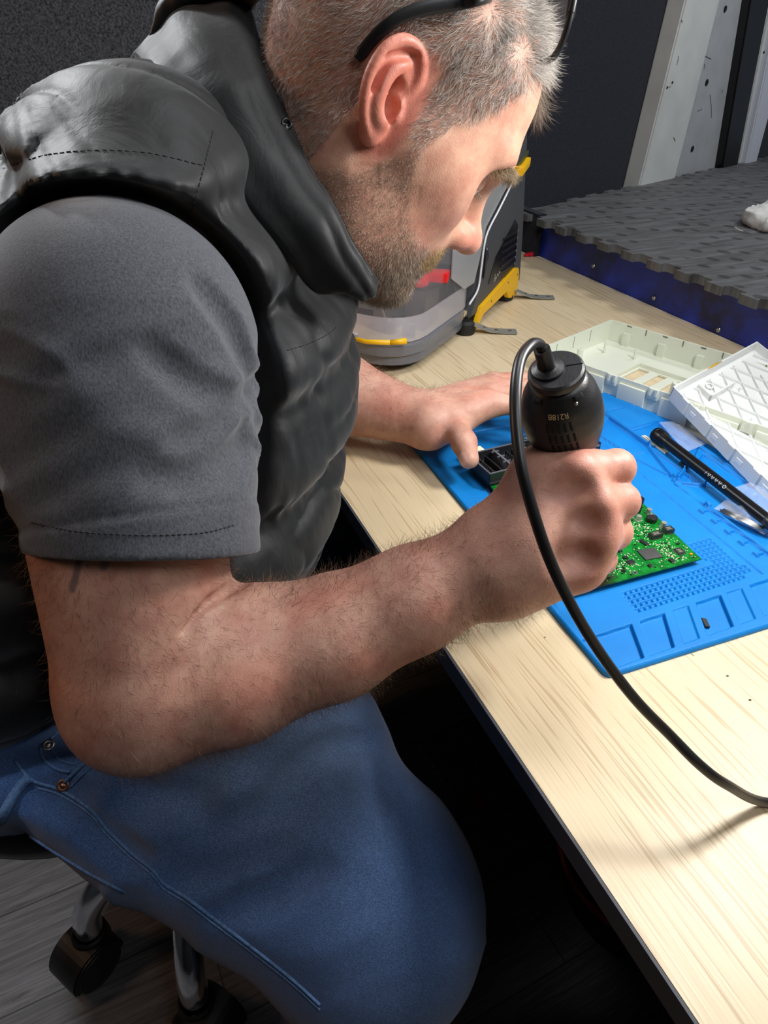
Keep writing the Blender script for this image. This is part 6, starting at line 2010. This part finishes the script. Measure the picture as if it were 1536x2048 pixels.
R0 = rrect(-.250, .0, .0, WK, .06); R1 = rrect(-.257, .0, -.004, WK + .004, .065); Rb0 = rrect(-.230, .0, .014, WK - .014, .06)
ring_shell([(Rb0, .008), (R0, .016), (R0, .030), (R1, .032), (R1, .046), (R0, .048)], .003).build('chip_tray', M_SMOKE, machine, auto=0.5)
mb = MB(); mb.prism(rrect(-.225, .0, .012, WK - .012, .045), .006, .009, fr=(KO, KA, KB, KZ)); mb.build('tray_floor', M_DGREY, machine)
mb = MB(); mb.prism(rrect(-.250, .02, .004, WK - .004, .048), .030, .0335, fr=(KO, KA, KB, KZ)); mb.build('work_bed', simple('brass swarf bed', sRGB(196, 176, 138), 0.7, bump=1.0, bscale=900, var=0.35, vscale=700), machine)
# clear hood
def clear_hard(name, alpha, col=(0.85, 0.87, 0.92, 1), rough=0.06):
    m, nt, b = new_mat(name); b.inputs['Base Color'].default_value = col; b.inputs['Roughness'].default_value = rough; b.inputs['Alpha'].default_value = alpha; b.inputs['Specular IOR Level'].default_value = 0.8
    return m
M_HOOD = clear_hard('clear hood', 0.10, (0.45, 0.47, 0.52, 1)); M_FROST = clear_hard('frosted band', 0.42, sRGB(196, 192, 196), 0.3)
Hb = [rrect(-.253, .010, -.001, WK + .001, .065), rrect(-.251, .014, .0, WK, .065), rrect(-.238, .020, .004, WK - .004, .060)]
lv = [(Hb[0], .050), (Hb[1], .056), (Hb[2], .082)]
ring_shell(lv, .0022).build('hood_band', M_FROST, machine, auto=0.5)
lv = [(rrect(-.2375, .022, .0045, WK - .0045, .060), .0825), (rrect(-.215, .030, .006, WK - .006, .05), .125), (rrect(-.140, .050, .008, WK - .008, .05), .185), (rrect(-.030, .085, .012, WK - .012, .045), .222), (rrect(.03, .095, .03, WK - .03, .025), .230)]
ring_shell(lv, .0020).build('clear_hood', M_HOOD, machine, auto=0.6)
for pts, rr in (([kp(-.251, .08, .056), kp(-.251, .14, .056), kp(-.251, .20, .056)], .0028), ):
    mb = MB(); mb.tube(pts, rr, 8); mb.build('hood_lip', M_FROST, machine, smooth=True)
mb = MB(); mb.tube(catmull([kp(.145, -.001, .222), kp(.080, -.002, .184), kp(.030, -.002, .154), kp(.018, -.002, .130), kp(.014, -.002, .100), kp(.004, -.003, .068), kp(-.03, -.003, .052)], 8), .0017, 10); mb.build('hood_seal', simple('white clear seal', sRGB(222, 224, 230), 0.15), machine, smooth=True)
mb = MB(); mb.prism([(.135, .222), (.030, .160), (.012, .112), (-.004, .080), (-.045, .080), (-.10, .11), (-.10, .15), (-.02, .215), (.08, .238)], .0015, .0035, fr=fr0); mb.build('hood_side', clear_hard('hood side', 0.50, sRGB(186, 188, 190), 0.2), machine)
mb = MB(); mb.tube([kp(-.257, .095, .052), kp(-.2595, .060, .052), kp(-.252, .026, .055)], [.0025, .0035, .0035], 10); mb.tube([kp(-.252, .026, .055), kp(-.238, .008, .056)], [.0035, .0048], 10); mb.build('yellow_latch', M_YEL, machine, smooth=True)
mb = MB(); mb.box(kp(-.257, .165, .050), (.010, .07, .008), X=KA, Y=KB, bev=.002); mb.build('clear_latch', clear_hard('clear latch', 0.7, sRGB(205, 212, 216), 0.2), machine)
# mechanism seen through the hood
M_MET = simple('machined metal', sRGB(150, 142, 138), 0.35, 0.8)
mb = MB(); mb.box(kp(-.07, .13, .065), (.12, .17, .030), X=KA, Y=KB, bev=.002); mb.box(kp(-.125, .15, .085), (.05, .06, .03), X=KA, Y=KB, bev=.002); mb.box(kp(-.145, .085, .052), (.05, .03, .035), X=KA, Y=KB, bev=.002); mb.box(kp(-.11, .045, .065), (.05, .035, .06), X=KA, Y=KB, bev=.003)
mb.build('carriage', M_MET, machine)
for b_ in (.05, .085, .19):
    mb = MB(); mb.lathe([(.004, 0), (.010, .001), (.011, .020), (.007, .024), (0, .024)], kp(-.165, b_ - .01, .034), KZ, 20); mb.build('clamp_post', simple('dark metal', sRGB(60, 55, 55), 0.3, 0.8), machine, auto=0.5)
mb = MB(); mb.lathe([(.006, 0), (.012, .001), (.013, .012), (.010, .016), (0, .017)], kp(-.150, .105, .085), -KA, 20); mb.build('red_knob', simple('red knob', sRGB(206, 40, 60), 0.35), machine, smooth=True)
mb = MB(); c_ = kp(-.125, .050, .112); mb.lathe([(.020, -.010), (.022, -.006), (.022, .006), (.018, .012), (.010, .013), (0, .013)], c_, KZ, 32)
mb.box(c_ + KA * .012 - KB * .022 + KZ * .003, (.030, .050, .014), X=unit(KA + KB * .3), Y=unit(KB - KA * .3), bev=.004); mb.build('red_handle', simple('red handle', sRGB(232, 28, 26), 0.3), machine)
P_ = catmull([kp(-.170, .110, .112), kp(-.190, .085, .106), kp(-.190, .078, .085), kp(-.170, .078, .055), kp(-.160, .078, .038)], 8)
mb = MB(); mb.tube(P_, .0022, 10); mb.build('wire_cable', simple('grey cable', sRGB(150, 140, 130), 0.4), machine, smooth=True)
mb = MB(); mb.lathe([(.0035, 0), (.0035, .012), (.003, .014), (0, .014)], P_[0], unit(KZ + KB * .8), 14); mb.build('probe_tip', simple('white tip', sRGB(235, 235, 235), 0.4), machine, smooth=True)
# aluminium inner wall glinting behind the hood
mb = MB(); mb.box(kp(.022, .13, .13), (.003, .20, .13), X=KA, Y=KB); mb.build('inner_wall', simple('hammered metal', sRGB(170, 172, 186), 0.25, 0.7, bump=1.0, bscale=260), machine)

# small red thing at the far corner of the bench
c_ = onz(1063, 508, .755); mb = MB(); mb.box(c_, (.020, .009, .008), X=unit((1, .3, 0)), Y=unit((-.3, 1, 0)), bev=.003); mb.lathe([(.004, 0), (.003, .01)], c_ + np.array([-.01, 0, 0]), (-1, -.3, 0), 10)
tag(mb.build('plastic_stopper', simple('red cap', sRGB(205, 30, 50), 0.4)), 'small red plastic stopper at the far corner of the bench behind the machine', 'stopper')

# wood chips and specks
mb = MB(); rg5 = np.random.default_rng(8)
for px, py in ((1323, 808), (1094, 980), (1090, 1275), (1455, 1352), (1500, 1400), (1385, 1310), (938, 1262), (1010, 1180), (1200, 606), (1150, 560), (1006, 770), (1012, 762), (998, 776), (1020, 774), (990, 762)):
    c_ = onz(px, py, .7504); mb.box(c_ + KZ * .0003, (.0012 + rg5.random() * .0012, .0007, .0006), X=unit(rg5.normal(size=3) * np.array([1, 1, 0])), Y=(0, 1, 0))
tag(mb.build('wood_specks', simple('specks', sRGB(70, 55, 40), 0.8)), 'dark specks of dust scattered on the oak bench top', 'dust', kind='stuff')

# ------------------------------------------------------------------ glasses pushed up on the head
glasses = empty('glasses', tuple(H(0.02, 0, .12)), 'black framed glasses pushed up on top of the grey hair', 'glasses')
M_FRAME = simple('matt black acetate', sRGB(22, 23, 25), 0.4)
def temple(px, name):
    pts = []
    for a_, b_ in px:
        p = march(SHD, a_, b_)
        pts.append(p)
    return pts
TP = [(716, 118), (742, 84), (772, 56), (806, 36), (850, 22), (905, 14), (950, 4)]
pts = [march(SHD, *q) for q in TP]
if all(p is not None for p in pts):
    nn = sdf_normal(SHD, np.array(pts)); pts = np.array(pts) + nn * np.array([.0040, .0055, .0075, .009, .0095, .0105, .012])[:, None]
    HG = DP(1046, -42, .545)
    pts = np.vstack([pts, DP(1000, -22, .520) , HG])
    pc = catmull(pts, 8); rr = np.interp(np.linspace(0, 1, len(pc)), [0, .04, .12, .4, .8, 1], [.0028, .0040, .0038, .0040, .0058, .0055])
    mb = MB(); mb.tube(pc, rr, 14, flat=(nn[2], 0.36)); mb.build('temple_arm', M_FRAME, glasses, smooth=True)
    mir = lambda P: TH + (((P - TH) @ RH) * np.array([1, -1, 1])) @ RH.T
    mb = MB(); mb.tube(mir(pc), rr, 14, flat=(mir(nn[2:3] + TH)[0] - TH, 0.36)); mb.build('temple_arm', M_FRAME, glasses, smooth=True)
# the front stands almost edge-on, just above the hairline
hl = (HG - TH) @ RH
GD = unit(np.array([-0.02, 0.0, 0.0]) + (RH.T @ -RC[:, 1]) * np.array([1, 0, 1]))      # down the lenses, head axes
def rimpts(s):
    out = []
    top_ = np.array([hl[0], 0, hl[2]])
    for k in range(28):
        t = 2 * math.pi * k / 28
        yy_ = s * .034 + .029 * math.copysign(abs(math.cos(t)) ** .8, math.cos(t)); dn = .027 + .025 * math.copysign(abs(math.sin(t)) ** .8, math.sin(t))
        q = top_ + GD * dn + np.array([-abs(yy_) * .10 + .006, yy_, 0])
        out.append(TH + RH @ q)
    return out
for s in (-1, 1):
    rp = rimpts(s); mb = MB(); mb.tube(rp + [rp[0]], .0024, 10, caps=False); rim = mb.build('rim', M_FRAME, glasses, smooth=True)
    c_ = np.mean(rp, 0); mb = MB(); mb.add([c_] + rp, [(0, k + 1, (k + 1) % 28 + 1) for k in range(28)]); lens = mb.build('lens', clear_hard('lens glass', 0.15, (0.9, 0.92, 0.95, 1), 0.02), rim, auto=0)
ra, rb_ = rimpts(1), rimpts(-1)
mb = MB(); mb.tube([ra[14 + 10], (ra[24] + rb_[24 - 10 + 0]) / 2 + RH[:, 0] * .001, rb_[20]] if False else [min(ra, key=lambda q: abs(((q - TH) @ RH)[1])), min(rb_, key=lambda q: abs(((q - TH) @ RH)[1]))], .0024, 10); mb.build('bridge', M_FRAME, glasses, smooth=True)
for s, R_ in ((1, ra), (-1, rb_)):
    q = max(R_, key=lambda q: abs(((q - TH) @ RH)[1])); e_ = TH + RH @ np.array([hl[0], s * abs(hl[1]), hl[2]])
    mb = MB(); mb.tube([q, (q + e_) / 2 + RH[:, 0] * .003, e_], .0032, 10); mb.build('hinge', M_FRAME, glasses, smooth=True)
